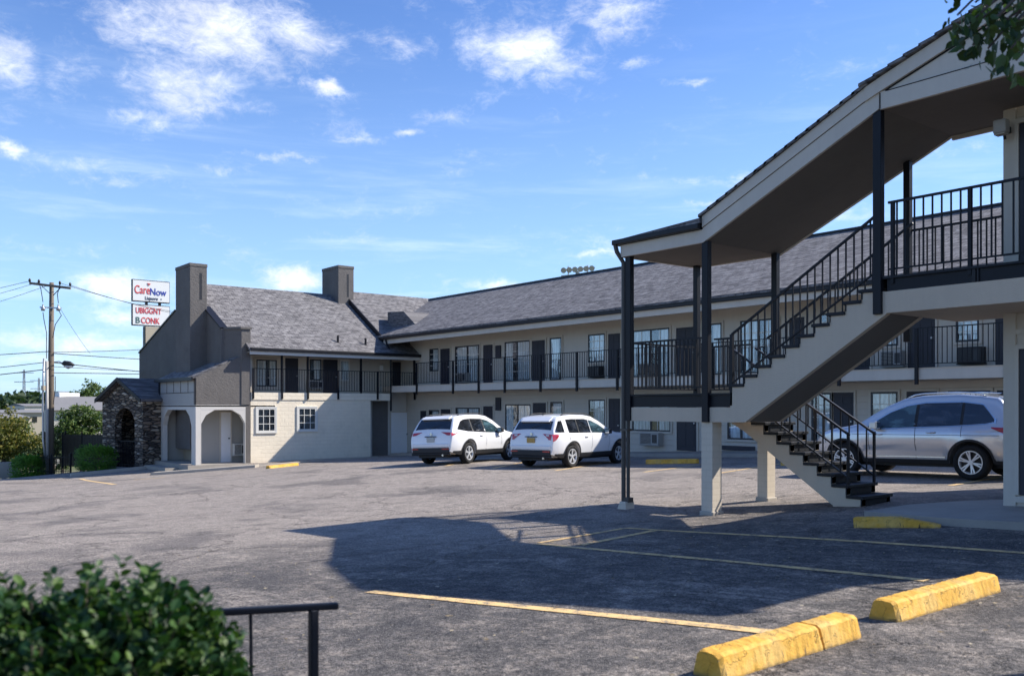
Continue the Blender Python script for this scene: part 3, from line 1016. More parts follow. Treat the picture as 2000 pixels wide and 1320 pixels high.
# two small-paned windows
for p0, p1, q0, q1 in ((502, 538, 797, 843), (582, 617, 796, 840)):
    window(A, FA, FA.a(p0), FA.a(p1), FA.z((p0 + p1) / 2, q1), FA.z((p0 + p1) / 2, q0), 3, 3, frame='frame_white', fill='dark_in', trim='frame_white', split=False)
# balcony
mb = MB(K); mb.box(-42.2, -40.37, VW0, 24.29, .335, .69); mb.build('balcony_slab', 'brick_cream', A)
mb = MB(K); mb.box(-42.3, -42.0, VW0, 27.5, .69, 3.1); mb.box(-41.999, -40.7, VW0 + .002, VW0 + .2, .69, 2.4); mb.build('upper_wall', 'trim', A)
FU = Fr('U', -42.0)
for p0, p1 in ((556, 582), (630, 659), (765, 795)):
    door(A, FU, FU.a(p0), FU.a(p1), .70, 2.42)
window(A, FU, FU.a(604), FU.a(627), 1.35, 2.4, 2, 2, split=False)
window(A, FU, FU.a(664), FU.a(682), 1.35, 2.42, 1, 2, munt=None, split=False, frame='frame_white')
window(A, FU, FU.a(500), FU.a(540), 1.0, 2.3, 3, 3, split=True)
ac_unit(A, FU, FU.a(598), FU.a(626), .95, 1.30)
ac_unit(A, FU, FU.a(798), FU.a(812), .85, 1.25)
mb = MB(K); FU.box(mb, FU.a(741), FU.a(747), 1.95, 2.2, 0, .1); mb.build('wall_lamp', 'white_paint', A, bevel=.02)
ps = [494, 550.5, 601, 660, 737, 809]
vs_ = [onU(p, -40.37)[0] for p in ps]
for i, v in enumerate(vs_):
    mb = MB(K); mb.box(-40.37, -40.30, v - .04, v + .04, .38, 1.80); mb.build('railing_post', 'black', A)
for a, b in zip(vs_[:-1], vs_[1:]):
    railing(A, ((-40.335, a + .04), (-40.335, b - .04)), (.69, .69), 1.10, K, .14)
for p in (550.5, 601, 705, 809):
    v = onU(p, -40.42)[0]
    mb = MB(K); mb.box(-40.47, -40.38, v - .04, v + .04, .69, 2.5); mb.build('roof_post', 'black', A)
# eave and roof
mb = MB(K); mb.box(-42.0, -40.0, VW0 - .2, 26.2, 2.50, 2.54); mb.build('soffit', 'soffit_light', A)
mb = MB(K); mb.box(-40.03, -39.99, VW0 - .2, 26.2, 2.42, 2.62); mb.build('fascia', 'trim_white', A)
mb = MB(K); mb.box(-39.985, -39.87, VW0 - .2, 26.2, 2.60, 2.73); mb.build('gutter', 'gutter', A, bevel=.02)
sl_ = (6.2 - 2.72) / 5.5
def zr(u): return 2.72 + sl_ * (-40.0 - u)
UC = -41.2
mb = MB(K)
mb.prism([(-39.92, VW0 - .25, zr(-39.92)), (UC, VW0 - .25, zr(UC)), (UC, VW0 - .25, zr(UC) - .1), (-39.92, VW0 - .25, zr(-39.92) - .1)], (0, 26.2 - VW0 + .25, 0))
mb.prism([(UC, 15.72, zr(UC)), (-45.5, 15.72, 6.2), (-45.5, 15.72, 6.08), (UC, 15.72, zr(UC) - .1)], (0, 26.2 - 15.72, 0))
mb.prism([(-45.5, 15.72, 6.2), (-51, 15.72, 2.8), (-51, 15.72, 2.7), (-45.5, 15.72, 6.08)], (0, 20, 0))
mb.build('roof', 'roof_y', A)
mb = MB(K)
r2 = .26
mb.prism([(-41.0, 24.2, zr(-41.0) + r2), (-45.5, 24.2, 6.2 + r2), (-45.5, 24.2, 6.0), (-41.0, 24.2, zr(-41.0) - .05)], (0, 8.5, 0))
mb.build('raised_roof', 'roof_y', A)
mb = MB(K); mb.prism([(-41.0, 24.14, zr(-41.0) + r2 + .03), (-44.7, 24.14, zr(-44.7) + r2 + .03), (-44.7, 24.14, zr(-44.7) - .04), (-41.0, 24.14, zr(-41.0) - .04)], (0, .055, 0))
mb.build('rake_board', 'gutter', A)
for p, q in ((660, 668), (714, 673)):
    # vent pipes standing on the slope
    k_ = (p - CX) / F
    dx_ = FW[0] + k_ * RT[0]; dy_ = FW[1] + k_ * RT[1]
    d = (2.72 + sl_ * -40.0) / ((HY - q) / F + sl_ * dx_)
    u, v = d * dx_, d * dy_
    mb = MB(K); mb.tube([(u, v, zr(u) - .1), (u, v, zr(u) + .32)], .055, 10); mb.build('vent_pipe', 'gutter', A)
# gable wall with its chimney
FG = Fr('V', 15.7)
def gpt(p, q): return (FG.a(p), 15.7, FG.z(p, q))
ul = FG.a(272)
poly = [(-42.06, 15.7, -5), (-42.06, 15.7, .1), (UC, 15.7, .1), gpt(433, 642), gpt(388, 588), (FG.a(371), 15.7, FG.z(371, 578)), gpt(343, 607), gpt(272, 690), (ul, 15.7, -5)]
mb = MB(K); mb.prism(poly, (0, .3, 0)); mb.build('gable_wall', 'stucco_dark', A)
for a_, b_ in ((gpt(272, 690), gpt(343, 607)), (gpt(388, 588), gpt(433, 642))):
    mb = MB(K); mb.bar((a_[0], a_[1] + .12, a_[2] + .03), (b_[0], b_[1] + .12, b_[2] + .03), .36, .07, up=(0, 1, 0.02) if False else (0, 0, 1))
    mb.build('gable_coping', 'gutter', A)
mb = MB(K); mb.prism([(UC - .1, 15.69, .12), (-40.36, 16.35, .12), (-40.36, 16.78, .12), (UC - .1, 16.1, .12)], (0, 0, 3.46)); mb.build('gable_shoulder', 'stucco_dark', A)
mb = MB(K); mb.prism([(UC - .14, 15.62, 3.58), (-40.30, 16.29, 3.58), (-40.30, 16.83, 3.58), (UC - .14, 16.16, 3.58)], (0, 0, .10)); mb.build('shoulder_coping', 'stucco_dark', A)
mb = MB(K); mb.box(ul, ul + .3, 16.0, 26, -5, 3.0); mb.build('rear_wall', 'stucco_dark', A)
def chimney(u0, u1, v0, v1, z0, z1):
    mb = MB(K); mb.box(u0, u1, v0, v1, z0, z1 - .16); mb.box(u0 - .02, u1 + .02, v0 - .02, v1 + .02, z1 - .16, z1)
    c = mb.build('chimney', 'stucco_dark', A, bevel=.02)
    vm = (v0 + v1) / 2
    mb = MB(K); mb.box(u1 - .02, u1 + .006, vm + .05, vm + .17, z1 - 1.7, z1 - .45); mb.build('flue_slot_shade', 'dark_in', c)  # near-black strip on the face, paints the shade inside the slot
    return c
mb = MB(K); mb.box(UC - .3, UC - .002, 16.0, 16.6, .1, 3.35); mb.build('gable_return', 'stucco_dark', A)
chimney(-45.0, -43.0, 14.9, 15.72, -2, 6.80)
chimney(-46.5, -44.6, 23.5, 24.45, 4.8, 7.72)
# corner porch
PV = 14.26; PU0, PU1 = -45.4, -40.4
def arch_panel(mb, fr, a0, a1, ztop, zopen, zbot, post0, post1, ch=.45, n0=-.22, n1=0.0):
    """wall panel with an opening whose upper corners are cut off"""
    o0, o1 = a0 + post0, a1 - post1
    fr.box(mb, a0, o0, zbot, zopen, n0, n1)
    fr.box(mb, o1, a1, zbot, zopen, n0, n1)
    fr.box(mb, a0, a1, zopen, ztop, n0, n1)
    for (a, s_) in ((o0, 1), (o1, -1)):
        tri = [(a, zopen), (a + s_ * ch, zopen), (a + s_ * ch * .35, zopen - ch * .38), (a, zopen - ch)]
        if fr.axis == 'V':
            mb.prism([(x, fr.c - n1 + .004, z) for x, z in tri], (0, (n1 - n0) - .008, 0))
        else:
            mb.prism([(fr.c + n1 - .004, x, z) for x, z in tri], (-(n1 - n0) + .008, 0, 0))
FPV = Fr('V', PV); FPU = Fr('U', PU1)
mb = MB(K)
arch_panel(mb, FPV, PU0, PU1, .10, -.12, -4, .5, .55, .75)
mb.build('porch_arch', 'trim_white', A)
mb = MB(K)
arch_panel(mb, FPU, PV + .225, VW0 - .24, .10, -.12, -4, .02, .02, .62)
mb.build('porch_arch', 'trim_white', A)
mb = MB(K); mb.box(PU1 - .24, PU1 + .001, VW0 - .235, VW0 - .02, -4, .10); mb.build('corner_pillar', 'stucco_dark', A)
mb = MB(K); FPV.box(mb, PU0 + .1, PU1 - .03, .10, 1.22, -.2, -.01); mb.build('porch_panel', 'ac_grey', A)
mb = MB(K)
for a in np.linspace(PU0 + .1, PU1 - .03, 6)[1:-1]:
    FPV.box(mb, a - .012, a + .012, .66, 1.22, -.012, .004)
FPV.box(mb, PU0 + .1, PU1 - .03, .645, .67, -.012, .0055)
mb.build('panel_joints', 'cladding', A)
mb = MB(K); mb.prism([(PU1, PV, .10), (PU1, PV, 1.30), (PU1, 16.5, 2.42), (PU1, VW0 - .01, 2.42), (PU1, VW0 - .01, .10)], (-.25, 0, 0))
mb.build('porch_side_wall', 'stucco_dark', A)
mb = MB(K); FPV.box(mb, PU0 - .12, PU0 + .1, -4, 1.3, -.25, .02); mb.build('corner_board', 'gutter', A)
mb = MB(K); FPV.box(mb, PU1 - .025, PU1 + .02, .12, 1.3, -.01, .035); mb.build('corner_board', 'gutter', A)
mb = MB(K)
mb.prism([(PU0 - .15, PV - .12, 1.24), (PU0 - .15, PV - .12, 1.32), (PU0 - .15, 15.75, 2.10), (PU0 - .15, 15.75, 1.98)], (PU1 - PU0 + .0, 0, 0))
mb.prism([(UC, 15.7, 1.98), (UC, 15.7, 2.08), (UC, 16.45, 2.45), (UC, 16.45, 2.35)], (.62, 0, 0))
mb.build('porch_roof', 'roof_x', A)
mb = MB(K); mb.box(PU0 - .18, PU1 - .01, PV - .20, PV - .121, 1.18, 1.34); mb.build('gutter', 'gutter', A)
# inside of the porch
mb = MB(K); mb.box(-42.05, -41.8, 14.9, 18.2, -4, .1); mb.box(-45.2, -42.05, 15.4, 15.6, -4, .1); mb.box(-41.8, -40.71, 17.9, 18.2, -4, .1); mb.box(-45.35, -45.2, 14.5, 15.6, -4, .1); mb.build('porch_inner_wall', 'plaster', A)
mb = MB(K); mb.box(PU0, PU1, PV, 18.0, .02, .08); mb.build('porch_ceiling', 'soffit', A)
FI = Fr('U', -41.8)
door(A, FI, FI.a(431), FI.a(450), -2.62, -.25, 'door_white', label='white door inside the corner porch')
ac_unit(A, FI, FI.a(453), FI.a(476), -2.25, -1.72, 'frame_white', 'dark_in', K, .25)
FJ = Fr('V', 15.4)
for (p0, p1) in ((322, 346), (350, 376)):
    mb = MB(K); FJ.box(mb, FJ.a(p0), FJ.a(p1), -2.75, -1.75, 0, .04); mb.build('lower_board', 'tan', A)
    mb = MB(K); FJ.box(mb, FJ.a(p0), FJ.a(p1), -1.72, -.25, 0, .03); mb.build('board_panel', 'board_beige', A)
gz = g(-43 * K, 14 * K) / K
mb = MB(K); mb.box(PU0 + .3, PU1 + .02, PV - .35, 17.9, -4, gz + .28); mb.build('porch_floor', 'concrete', A)
mb = MB(K); mb.box(-44.6, -41.6, PV - .95, PV - .351, -4, gz + .12); mb.build('porch_step', 'concrete', A)
# low strip of kerb at the foot of the cream wall
def strip(pix, lift, w, name, mat, label, cat):
    a = gp(*pix[0]); b = gp(*pix[1])
    a2 = np.array(a[:2]); b2 = np.array(b[:2]); L = np.linalg.norm(b2 - a2); t = (b2 - a2) / L; nr = np.array([-t[1], t[0]])
    mb = MB(); n = max(2, int(L / .6))
    for i in range(n + 1):
        c = a2 + t * L * i / n
        for (s_, dz_) in ((-1, -.3), (-1, lift), (1, lift), (1, -.3)):
            q = c + nr * s_ * w / 2
            mb.v.append((q[0], q[1], g(q[0], q[1]) + dz_))
    for i in range(n):
        for j in range(3):
            mb.f.append((4 * i + j, 4 * i + j + 1, 4 * i + j + 5, 4 * i + j + 4))
    mb.f += [(0, 1, 2, 3), (4 * n + 3, 4 * n + 2, 4 * n + 1, 4 * n)]
    o = mb.build(name, mat)
    if cat: tag(o, label, cat)
    else: o['kind'] = 'structure'
    return o
strip(((300, 927), (502, 912)), .12, .9, 'pavement', 'kerb', '', None)
strip(((502, 911), (735, 893)), .06, .35, 'pavement', 'kerb', '', None)
strip(((138, 930), (290, 915)), .15, .30, 'kerb', 'kerb', 'pale concrete kerb below the hedge and stone entry', 'kerb')

# ================================================================= STONE ENTRY
q1 = np.array(cam(279, 43.4)); q0 = np.array(cam(200, 45.3))
S = thing('stone_entry', 'small gabled stone entry house with a dark arched doorway and iron gate', 'entry house', (q1[0], q1[1], -2.95), k=K)
ta = (q0 - q1) / np.linalg.norm(q0 - q1); tb = np.array([-ta[1], ta[0]])
if np.dot(tb, q1) < 0: tb = -tb
Wd = float(np.linalg.norm(q0 - q1)); De = 3.2
def sp_(a, b, z): c = q1 + ta * a + tb * b; return (c[0], c[1], z)
zb_, ze, zp = -3.9, .38, 1.30
def ext(poly2, b0, b1, mat, name, par=S, **kw):
    mb = MB(K)
    v = sp_(0, b1 - b0, 0); o_ = sp_(0, 0, 0)
    mb.prism([sp_(a, b0, z) for a, z in poly2], (v[0] - o_[0], v[1] - o_[1], 0))
    return mb.build(name, mat, par, **kw)
ac_, ar = Wd * .44, .82
zs = -.85
arc = [(ac_ + ar * math.cos(t), zs + ar * math.sin(t)) for t in np.linspace(0, math.pi, 13)]
front = [(0, zb_), (0, ze), (Wd / 2, zp), (Wd, ze), (Wd, zb_), (ac_ + ar, zb_)] + arc + [(ac_ - ar, zb_)]
ext(front, 0, .35, 'stone', 'front_wall')
ext([(0, zb_), (0, ze), (.3, ze), (.3, zb_)], .35, De, 'stone', 'side_wall')
ext([(Wd - .3, zb_), (Wd - .3, ze), (Wd, ze), (Wd, zb_)], .35, De, 'stone', 'side_wall')
ext([(.3, zb_), (.3, ze), (Wd - .3, ze), (Wd - .3, zb_)], 1.6, 1.8, 'dark_in', 'inner_door')
for s_ in (0, 1):
    e0 = -.22 if s_ == 0 else Wd + .22
    sl2 = (zp - ze) / (Wd / 2)
    zz = ze - .22 * sl2
    ext([(e0, zz), (e0, zz + .12), (Wd / 2, zp + .13), (Wd / 2, zp + .01)], -.25, De, 'roof_x', 'roof_slope')
    ext([(e0, zz - .05), (e0, zz + .135), (Wd / 2, zp + .145), (Wd / 2, zp - .04)], -.30, -.25, 'gutter', 'rake_board')
mb = MB(K)
for i in range(13):
    a = ac_ - ar + .06 + (2 * ar - .12) * i / 12
    mb.bar(sp_(a, .18, -2.95), sp_(a, .18, -1.65), .03)
mb.bar(sp_(ac_ - ar, .18, -1.65), sp_(ac_ + ar, .18, -1.65), .05); mb.bar(sp_(ac_ - ar, .18, -2.8), sp_(ac_ + ar, .18, -2.8), .05)
mb.build('gate', 'black', S)
ext([(ac_ - ar - .1, -3.4), (ac_ - ar - .1, -2.93), (ac_ + ar + .1, -2.93), (ac_ + ar + .1, -3.4)], -.3, .34, 'concrete', 'threshold')

# ================================================================= NEAR STAIRCASE
V0 = 11.63
FN = Fr('V', V0)
def U0(p): return onV(p, V0)[0]
def zq(p, q): return FN.z(p, q)
T = thing('covered_staircase', 'covered outdoor staircase with black railings, sloping roof and two stucco flights', 'staircase', (-9.5, 12.7, -1.75))
ZL, ZW = .225, 1.76            # landing and walkway floor heights
uL = U0(1226); uR = U0(1424); uS = U0(1428); uE = U0(1715)
VB = V0 + 2.0
u_top = -10.15
# landing
mb = MB()
mb.prism([(uL, V0, -.24), (uS - .022, V0, -.24), (uS - .022, V0 + 1.2, -.24), (u_top, V0 + 1.2, -.24), (u_top, V0 + 2.15, -.24), (uL, V0 + 2.15, -.24)], (0, 0, .235))
mb.build('landing_slab', 'stucco_light', T)
mb = MB()
mb.box(uL + .05, uR, V0 + .015, V0 + .07, .0, ZL - .035)
mb.box(uL + .02, uL + .05, V0 + .0, V0 + 2.15, .0, ZL - .035)
mb.box(uL + .0, uR + .04, V0 - .02, V0 + 1.2, ZL - .03, ZL)
mb.box(uL + .0, u_top, V0 + 1.2, V0 + 2.17, ZL - .03, ZL)
mb.build('landing_frame', 'black', T)
# upper flight
n = 10
run = (uE - uS) / n; rise = (ZW - ZL) / (n + 1)
W1 = .98
prof = [(uS - .02, -.24), (uS - .02, 0.06)]
for i in range(1, n + 1):
    prof += [(uS + (i - 1) * run, ZL + rise * i - .05), (uS + i * run, ZL + rise * i - .05)]
prof += [(U0(1731), ZW - .20), (U0(1731), zq(1731, 613)), (U0(1455), zq(1431, 824) - .0)]
for v in (V0, V0 + W1 - .10):
    mb = MB(); mb.prism([(a, v, z) for a, z in prof], (0, .10, 0)); mb.build('stringer', 'stucco_light', T)
mb = MB()
ua, za_ = U0(1455), zq(1431, 824); ub_, zb2 = U0(1731), zq(1731, 613)
mb.prism([(ua, V0 + .10, za_ + .005), (ub_, V0 + .10, zb2 + .005), (ub_, V0 + .10, zb2 + .10), (ua, V0 + .10, za_ + .10)], (0, W1 - .20, 0))
mb.build('stair_soffit', 'soffit', T)
for i in range(1, n + 1):
    z = ZL + rise * i
    mb = MB(); mb.box(uS + (i - 1) * run - .035, uS + i * run + .005, V0 - .03, V0 + W1 + .02, z - .048, z)
    mb.box(uS + (i - 1) * run, uS + (i - 1) * run + .02, V0 - .012, V0 + W1, z - rise, z - .049)
    mb.build('tread', 'tread', T, bevel=.006)
mb = MB(); mb.box(uE - .0, uE + .02, V0 + .1, V0 + W1, ZW - rise, ZW - .03); mb.build('riser', 'tread', T)
# lower flight
VL0, VL1 = V0 + 1.32, V0 + 2.14
ubt = -7.60
zg = g(ubt, VL0)
n2 = 10
rise2 = (ZL - zg) / (n2 + 1); run2 = (ubt - u_top) / n2
prof = [(ubt, zg - .3), (ubt, zg + rise2 - .05)]
for j in range(1, n2 + 1):
    prof.append((ubt - j * run2, zg + rise2 * j - .05))
    if j < n2: prof.append((ubt - j * run2, zg + rise2 * (j + 1) - .05))
prof += [(u_top, -.24), (u_top + .35, -.42), (ubt - .50, zg - .02), (ubt - .50, zg - .3)]
for v in (VL0, VL1 - .10):
    mb = MB(); mb.prism([(a, v, z) for a, z in prof], (0, .10, 0)); mb.build('stringer', 'stucco_light', T)
mb = MB()
mb.prism([(u_top + .35, VL0 + .1, -.415), (ubt - .5, VL0 + .1, zg - .015), (ubt - .5, VL0 + .1, zg + .08), (u_top + .35, VL0 + .1, -.33)], (0, VL1 - VL0 - .2, 0))
mb.build('stair_soffit', 'soffit', T)
for j in range(1, n2 + 1):
    z = zg + rise2 * j
    mb = MB(); mb.box(ubt - j * run2 - .005, ubt - (j - 1) * run2 + .035, VL0 - .03, VL1 + .03, z - .048, z)
    mb.box(ubt - (j - 1) * run2 - .02, ubt - (j - 1) * run2, VL0 - .012, VL1 + .012, z - rise2, z - .049)
    mb.build('tread', 'tread', T, bevel=.006)
# upper walkway
UE = -1.5  # right end out of view, extended to widen the shade on the lot
UN = -5.5          # left corner of the near building
mb = MB()
mb.prism([(U0(1731), V0, 1.27), (UE, V0, 1.27), (UE, 13.0, 1.27), (UN, 13.0, 1.27), (UN, VB, 1.27), (U0(1731), VB, 1.27)], (0, 0, .29))
mb.build('walkway_slab', 'stucco_light', T)
mb = MB()
mb.box(U0(1731), UE, V0 + .02, V0 + .08, 1.562, ZW - .032)
mb.box(uE - .01, UE, V0 - .02, 13.0, ZW - .03, ZW); mb.box(uE - .01, UN, 13.0, VB, ZW - .03, ZW)
mb.box(U0(1731), U0(1731) + .05, V0 + .08, VB, 1.562, ZW - .032)
mb.build('walkway_frame', 'black', T)
mb = MB(); mb.box(U0(1898), U0(1898) + .045, V0 + .0, V0 + .02, 1.565, ZW - .03); mb.box(U0(1908), U0(1908) + .02, V0 + .0, V0 + .02, 1.565, ZW - .03); mb.build('frame_joint', 'gutter', T)
# posts
def post(u0, u1, v, z0, z1, dep=.10):
    mb = MB(); mb.box(u0, u1, v, v + dep, z0, z1); return mb.build('post', 'black', T, bevel=.006)
ua_, zA = U0(1378), 2.67
uB_, zB = U0(1722), 4.05
def rs(u): return zA + (zB - zA) * (u - ua_) / (uB_ - ua_)
post(U0(1223), U0(1233), V0 - .03, -.24, 2.665)
post(U0(1374), U0(1386), V0 - .05, -.24, 2.67)
post(U0(1708), U0(1724), V0 - .05, 1.26, 4.03)
post(U0(1224), U0(1224) + .10, V0 + 1.78, -.0, 2.665)
post(U0(1376), U0(1376) + .11, V0 + 1.78, -.0, 2.67)
post(-7.20, -7.10, V0 + 1.80, 1.0, rs(-7.2) + .02)
# roof over landing and flight
uLe = U0(1219)
mb = MB(); mb.box(uLe, ua_, V0 - .02, VB - .02, 2.665, 2.70)
mb.prism([(ua_, V0 - .02, 2.665), (uB_, V0 - .02, 4.045), (uB_, V0 - .02, 4.08), (ua_, V0 - .02, 2.70)], (0, VB - V0, 0))
mb.build('soffit', 'soffit', T)
def slope_board(v, t, lo, hi, mat, name, x0=None, x1=None):
    x0 = x0 or ua_; x1 = x1 or uB_
    mb = MB()
    mb.prism([(x0, v, rs(x0) + lo), (x1, v, rs(x1) + lo), (x1, v, rs(x1) + hi), (x0, v, rs(x0) + hi)], (0, t, 0))
    return mb.build(name, mat, T)
for v, t, s_ in ((V0 - .07, .05, 0), (VB - .02, .05, 1)):
    slope_board(v, t, -.02, .213, 'trim', 'fascia')
    slope_board(v - (.001 if s_ == 0 else 0), t, .2135, .2215, 'gutter', 'joint_shade_strip')  # dark strip painting in the shade of the joint between boards
    slope_board(v - (.018 if s_ == 0 else 0), t + .018, .222, .40, 'trim', 'fascia', x1=U0(1700) if s_ == 0 else None)
mb = MB()
mb.box(uLe - .02, ua_, V0 - .07, V0 - .02, 2.65, 2.86); mb.box(uLe - .02, ua_, VB - .02, VB + .03, 2.65, 2.86); mb.box(uLe - .05, uLe, V0 - .02, VB - .02, 2.65, 2.86)
mb.build('fascia', 'trim', T)
mb = MB()
mb.box(uLe - .15, ua_ - .02, V0 - .17, V0 - .071, 2.865, 2.955); mb.box(uLe - .16, uLe - .051, V0 - .07, VB, 2.865, 2.955)
mb.build('gutter', 'gutter', T, bevel=.015)
mb = MB()
mb.prism([(uLe - .1, V0 - .14, 2.95), (ua_, V0 - .14, 3.04), (ua_, V0 - .14, 2.96), (uLe - .1, V0 - .14, 2.90)], (0, VB - V0 + .25, 0))
# stepped shingle courses along the sloping edge
nn_ = 16
x_ = ua_ - .05; xe = U0(1696)
for i in range(nn_):
    a = x_ + (xe - x_) * i / nn_; b = x_ + (xe - x_) * (i + 1) / nn_ + .05
    mb.prism([(a, V0 - .13, rs(a) + .408), (b, V0 - .13, rs(b) + .402), (b, V0 - .13, rs(b) + .440), (a, V0 - .13, rs(a) + .454)], (0, VB - V0 + .22, 0))
mb.build('roof', 'roof_x', T)
mb = MB()
mb.prism([(ua_ - .05, V0 - .10, rs(ua_ - .05) + .40), (xe, V0 - .10, rs(xe) + .40), (xe, V0 - .10, rs(xe) + .425), (ua_ - .05, V0 - .10, rs(ua_ - .05) + .425)], (0, .05, 0))
mb.build('drip_edge', 'gutter', T)
# gabled canopy over the walkway
rb0 = (U0(1728), zq(1726, 181)); rb1 = (U0(1899), zq(1899, 71))
rsl = (rb1[1] - rb0[1]) / (rb1[0] - rb0[0])
upk = -4.25  # gable peak out of view, shaped for the shadow it casts
def rbt(u): return rb0[1] + rsl * (u - rb0[0]) if u <= upk else rb0[1] + rsl * (2 * upk - u - rb0[0])
mb = MB(); mb.box(uB_, UE, V0 - .02, 13.0, 4.04, 4.075); mb.box(uB_, UN, 13.0, VB - .02, 4.04, 4.075); mb.build('canopy_soffit', 'soffit', T)
mb = MB(); mb.box(U0(1724), UE, V0 - .075, V0 - .021, 4.015, 4.25); mb.box(uB_, UN, VB - .02, VB + .03, 3.98, 4.25); mb.build('canopy_beam', 'trim', T)
mb = MB(); mb.prism([(U0(1740), V0 - .05, 4.251), (UE, V0 - .05, 4.251), (UE, V0 - .05, rbt(UE) + .1), (upk, V0 - .05, rbt(upk) + .1), (U0(1740), V0 - .05, rbt(U0(1740)) + .1)], (0, .05, 0))
mb.build('gable_panel', 'trim', T)
mb = MB(); mb.prism([(U0(1740), V0 - .062, rbt(U0(1740)) - .022), (upk, V0 - .062, rbt(upk) - .022), (upk, V0 - .062, rbt(upk) + .01), (U0(1740), V0 - .062, rbt(U0(1740)) + .01)], (0, .01, 0)); mb.build('rake_shade_line', 'gutter', T)  # solid dark strip painted as the shade line under the rake
mb = MB(); mb.box(U0(1735), UE, V0 - .079, V0 - .0755, 4.236, 4.249); mb.build('joint_shade_strip', 'gutter', T)  # dark strip painted as shade between beam and gable panel
mb = MB(); mb.box(U0(1724), U0(1724) + .012, V0 - .079, V0 - .0755, 4.02, 4.235); mb.build('joint_shade_strip', 'gutter', T)  # dark strip painted as shade at the beam end
th = .19
ur0 = U0(1696)
mb = MB()
mb.prism([(ur0, V0 - .10, rs(ur0) + .21), (U0(1728), V0 - .10, rbt(U0(1728))), (upk, V0 - .10, rbt(upk)), (upk, V0 - .10, rbt(upk) + th), (U0(1728), V0 - .10, rbt(U0(1728)) + th), (ur0, V0 - .10, rs(ur0) + .40)], (0, .049, 0))
mb.prism([(upk, V0 - .10, rbt(upk)), (UE + .1, V0 - .10, rbt(UE + .1)), (UE + .1, V0 - .10, rbt(UE + .1) + th), (upk, V0 - .10, rbt(upk) + th)], (0, .049, 0))
mb.build('rake_board', 'trim', T)
mb = MB()
nn_ = 12
for i in range(nn_):
    a = ur0 - .06 + (upk - ur0 + .06) * i / nn_; b = ur0 - .06 + (upk - ur0 + .06) * (i + 1) / nn_ + .03
    za1 = rbt(a) + th if a > U0(1728) else rbt(U0(1728)) + th - (U0(1728) - a) * rsl
    zb1 = rbt(min(b, upk)) + th
    for v, t in ((V0 - .16, VB - V0 + .25),):
        mb.prism([(a, v, za1 + .03), (b, v, zb1 + .005), (b, v, zb1 + .045), (a, v, za1 + .072)], (0, t, 0))
mb.prism([(upk, V0 - .16, rbt(upk) + th + .01), (UE + .1, V0 - .16, rbt(UE + .1) + th + .01), (UE + .1, V0 - .16, rbt(UE + .1) + th + .07), (upk, V0 - .16, rbt(upk) + th + .07)], (0, VB - V0 + .25, 0))
mb.build('canopy_roof', 'roof_x', T)
# piers
def pier(u0, u1, v0, v1, z1):
    zb = g((u0 + u1) / 2, v0)
    mb = MB(); mb.box(u0, u1, v0, v1, zb - .3, z1)
    o = mb.build('pier', 'brick_pier', T, bevel=.008)
    mb = MB(); mb.box(u0 - .025, u1 + .025, v0 - .025, v1 + .025, zb - .3, zb + .07); mb.build('pier_foot', 'kerb', o, bevel=.02)
pier(U0(1368), U0(1368) + .225, V0 + .02, V0 + .26, -.24)
p3, _ = onV(1479, V0 + 1.95)
pier(p3, p3 + .21, V0 + 1.95, V0 + 2.19, -.24)
# downspout on the thin left post, with foot block
ud = U0(1219.5)
zf_ = g(ud, V0)
mb = MB(); mb.tube([(uLe - .1, V0 - .12, 2.87), (uLe - .08, V0 - .10, 2.75), (ud, V0 - .02, 2.55), (ud, V0 - .02, zf_ + .1), (ud, V0 - .05, zf_ + .07)], .040, 8)
mb.tube([(ud + .075, V0 + .02, -.2), (ud + .075, V0 + .02, zf_ + .14)], .032, 8)
mb.box(ud - .05, ud + .13, V0 - .06, V0 + .06, -.42, -.38)
mb.box(ud + .03, ud + .15, V0 - .05, V0 + .07, zf_ + .12, zf_ + .20)
mb.build('downspout', 'rust', T, smooth=False)
mb = MB(); mb.prism([(ud - .10, V0 - .12, zf_ - .1), (ud + .16, V0 - .12, zf_ - .1), (ud + .12, V0 - .10, zf_ + .13), (ud - .02, V0 - .10, zf_ + .13)], (0, .22, 0)); mb.build('foot_block', 'brick_pier', T, bevel=.01)
# railings
railing(T, ((U0(1238), V0 + .02), (U0(1374), V0 + .02)), (ZL, ZL), .90, 1, .085)
railing(T, ((U0(1394), V0 + .02), (uS, V0 + .02)), (ZL, ZL), .86, 1, .085)
railing(T, ((uLe + .12, V0 + .12), (uLe + .12, V0 + 1.8)), (ZL, ZL), .90, 1, .11)
railing(T, ((uLe + .2, V0 + 1.95), (u_top, V0 + 1.95)), (ZL, ZL), .90, 1, .11)
mb = MB(); mb.box(uS - .03, uS + .02, V0 + .0, V0 + .05, ZL - .2, ZL + .92); mb.build('newel_post', 'black', T)
railing(T, ((uS, V0 + .02), (uE, V0 + .02)), (ZL + .04, ZW), .88, 1, .125, lowgap=.11)
railing(T, ((uS, V0 + W1 - .04), (uE, V0 + W1 - .04)), (ZL + .04, ZW), .86, 1, .125, lowgap=.11)
for vv in (VL0 + .03, VL1 - .03):
    railing(T, ((u_top, vv), (ubt - run2 * .9, vv)), (ZL, zg + rise2 * 1.6), .84, 1, .16, lowgap=.16, rail=.04)
    mb = MB(); mb.box(ubt - run2 * 1.05, ubt - run2 * .93, vv - .022, vv + .022, zg + rise2 * 2, zg + rise2 * 2 + .82); mb.build('newel_post', 'black', T)
railing(T, ((U0(1733), V0 + .03), (U0(1893), V0 + .03)), (ZW, ZW), 1.0, 1, .128)
railing(T, ((U0(1893), V0 + .03), (UE, V0 + .03)), (ZW, ZW), 1.0, 1, .128)
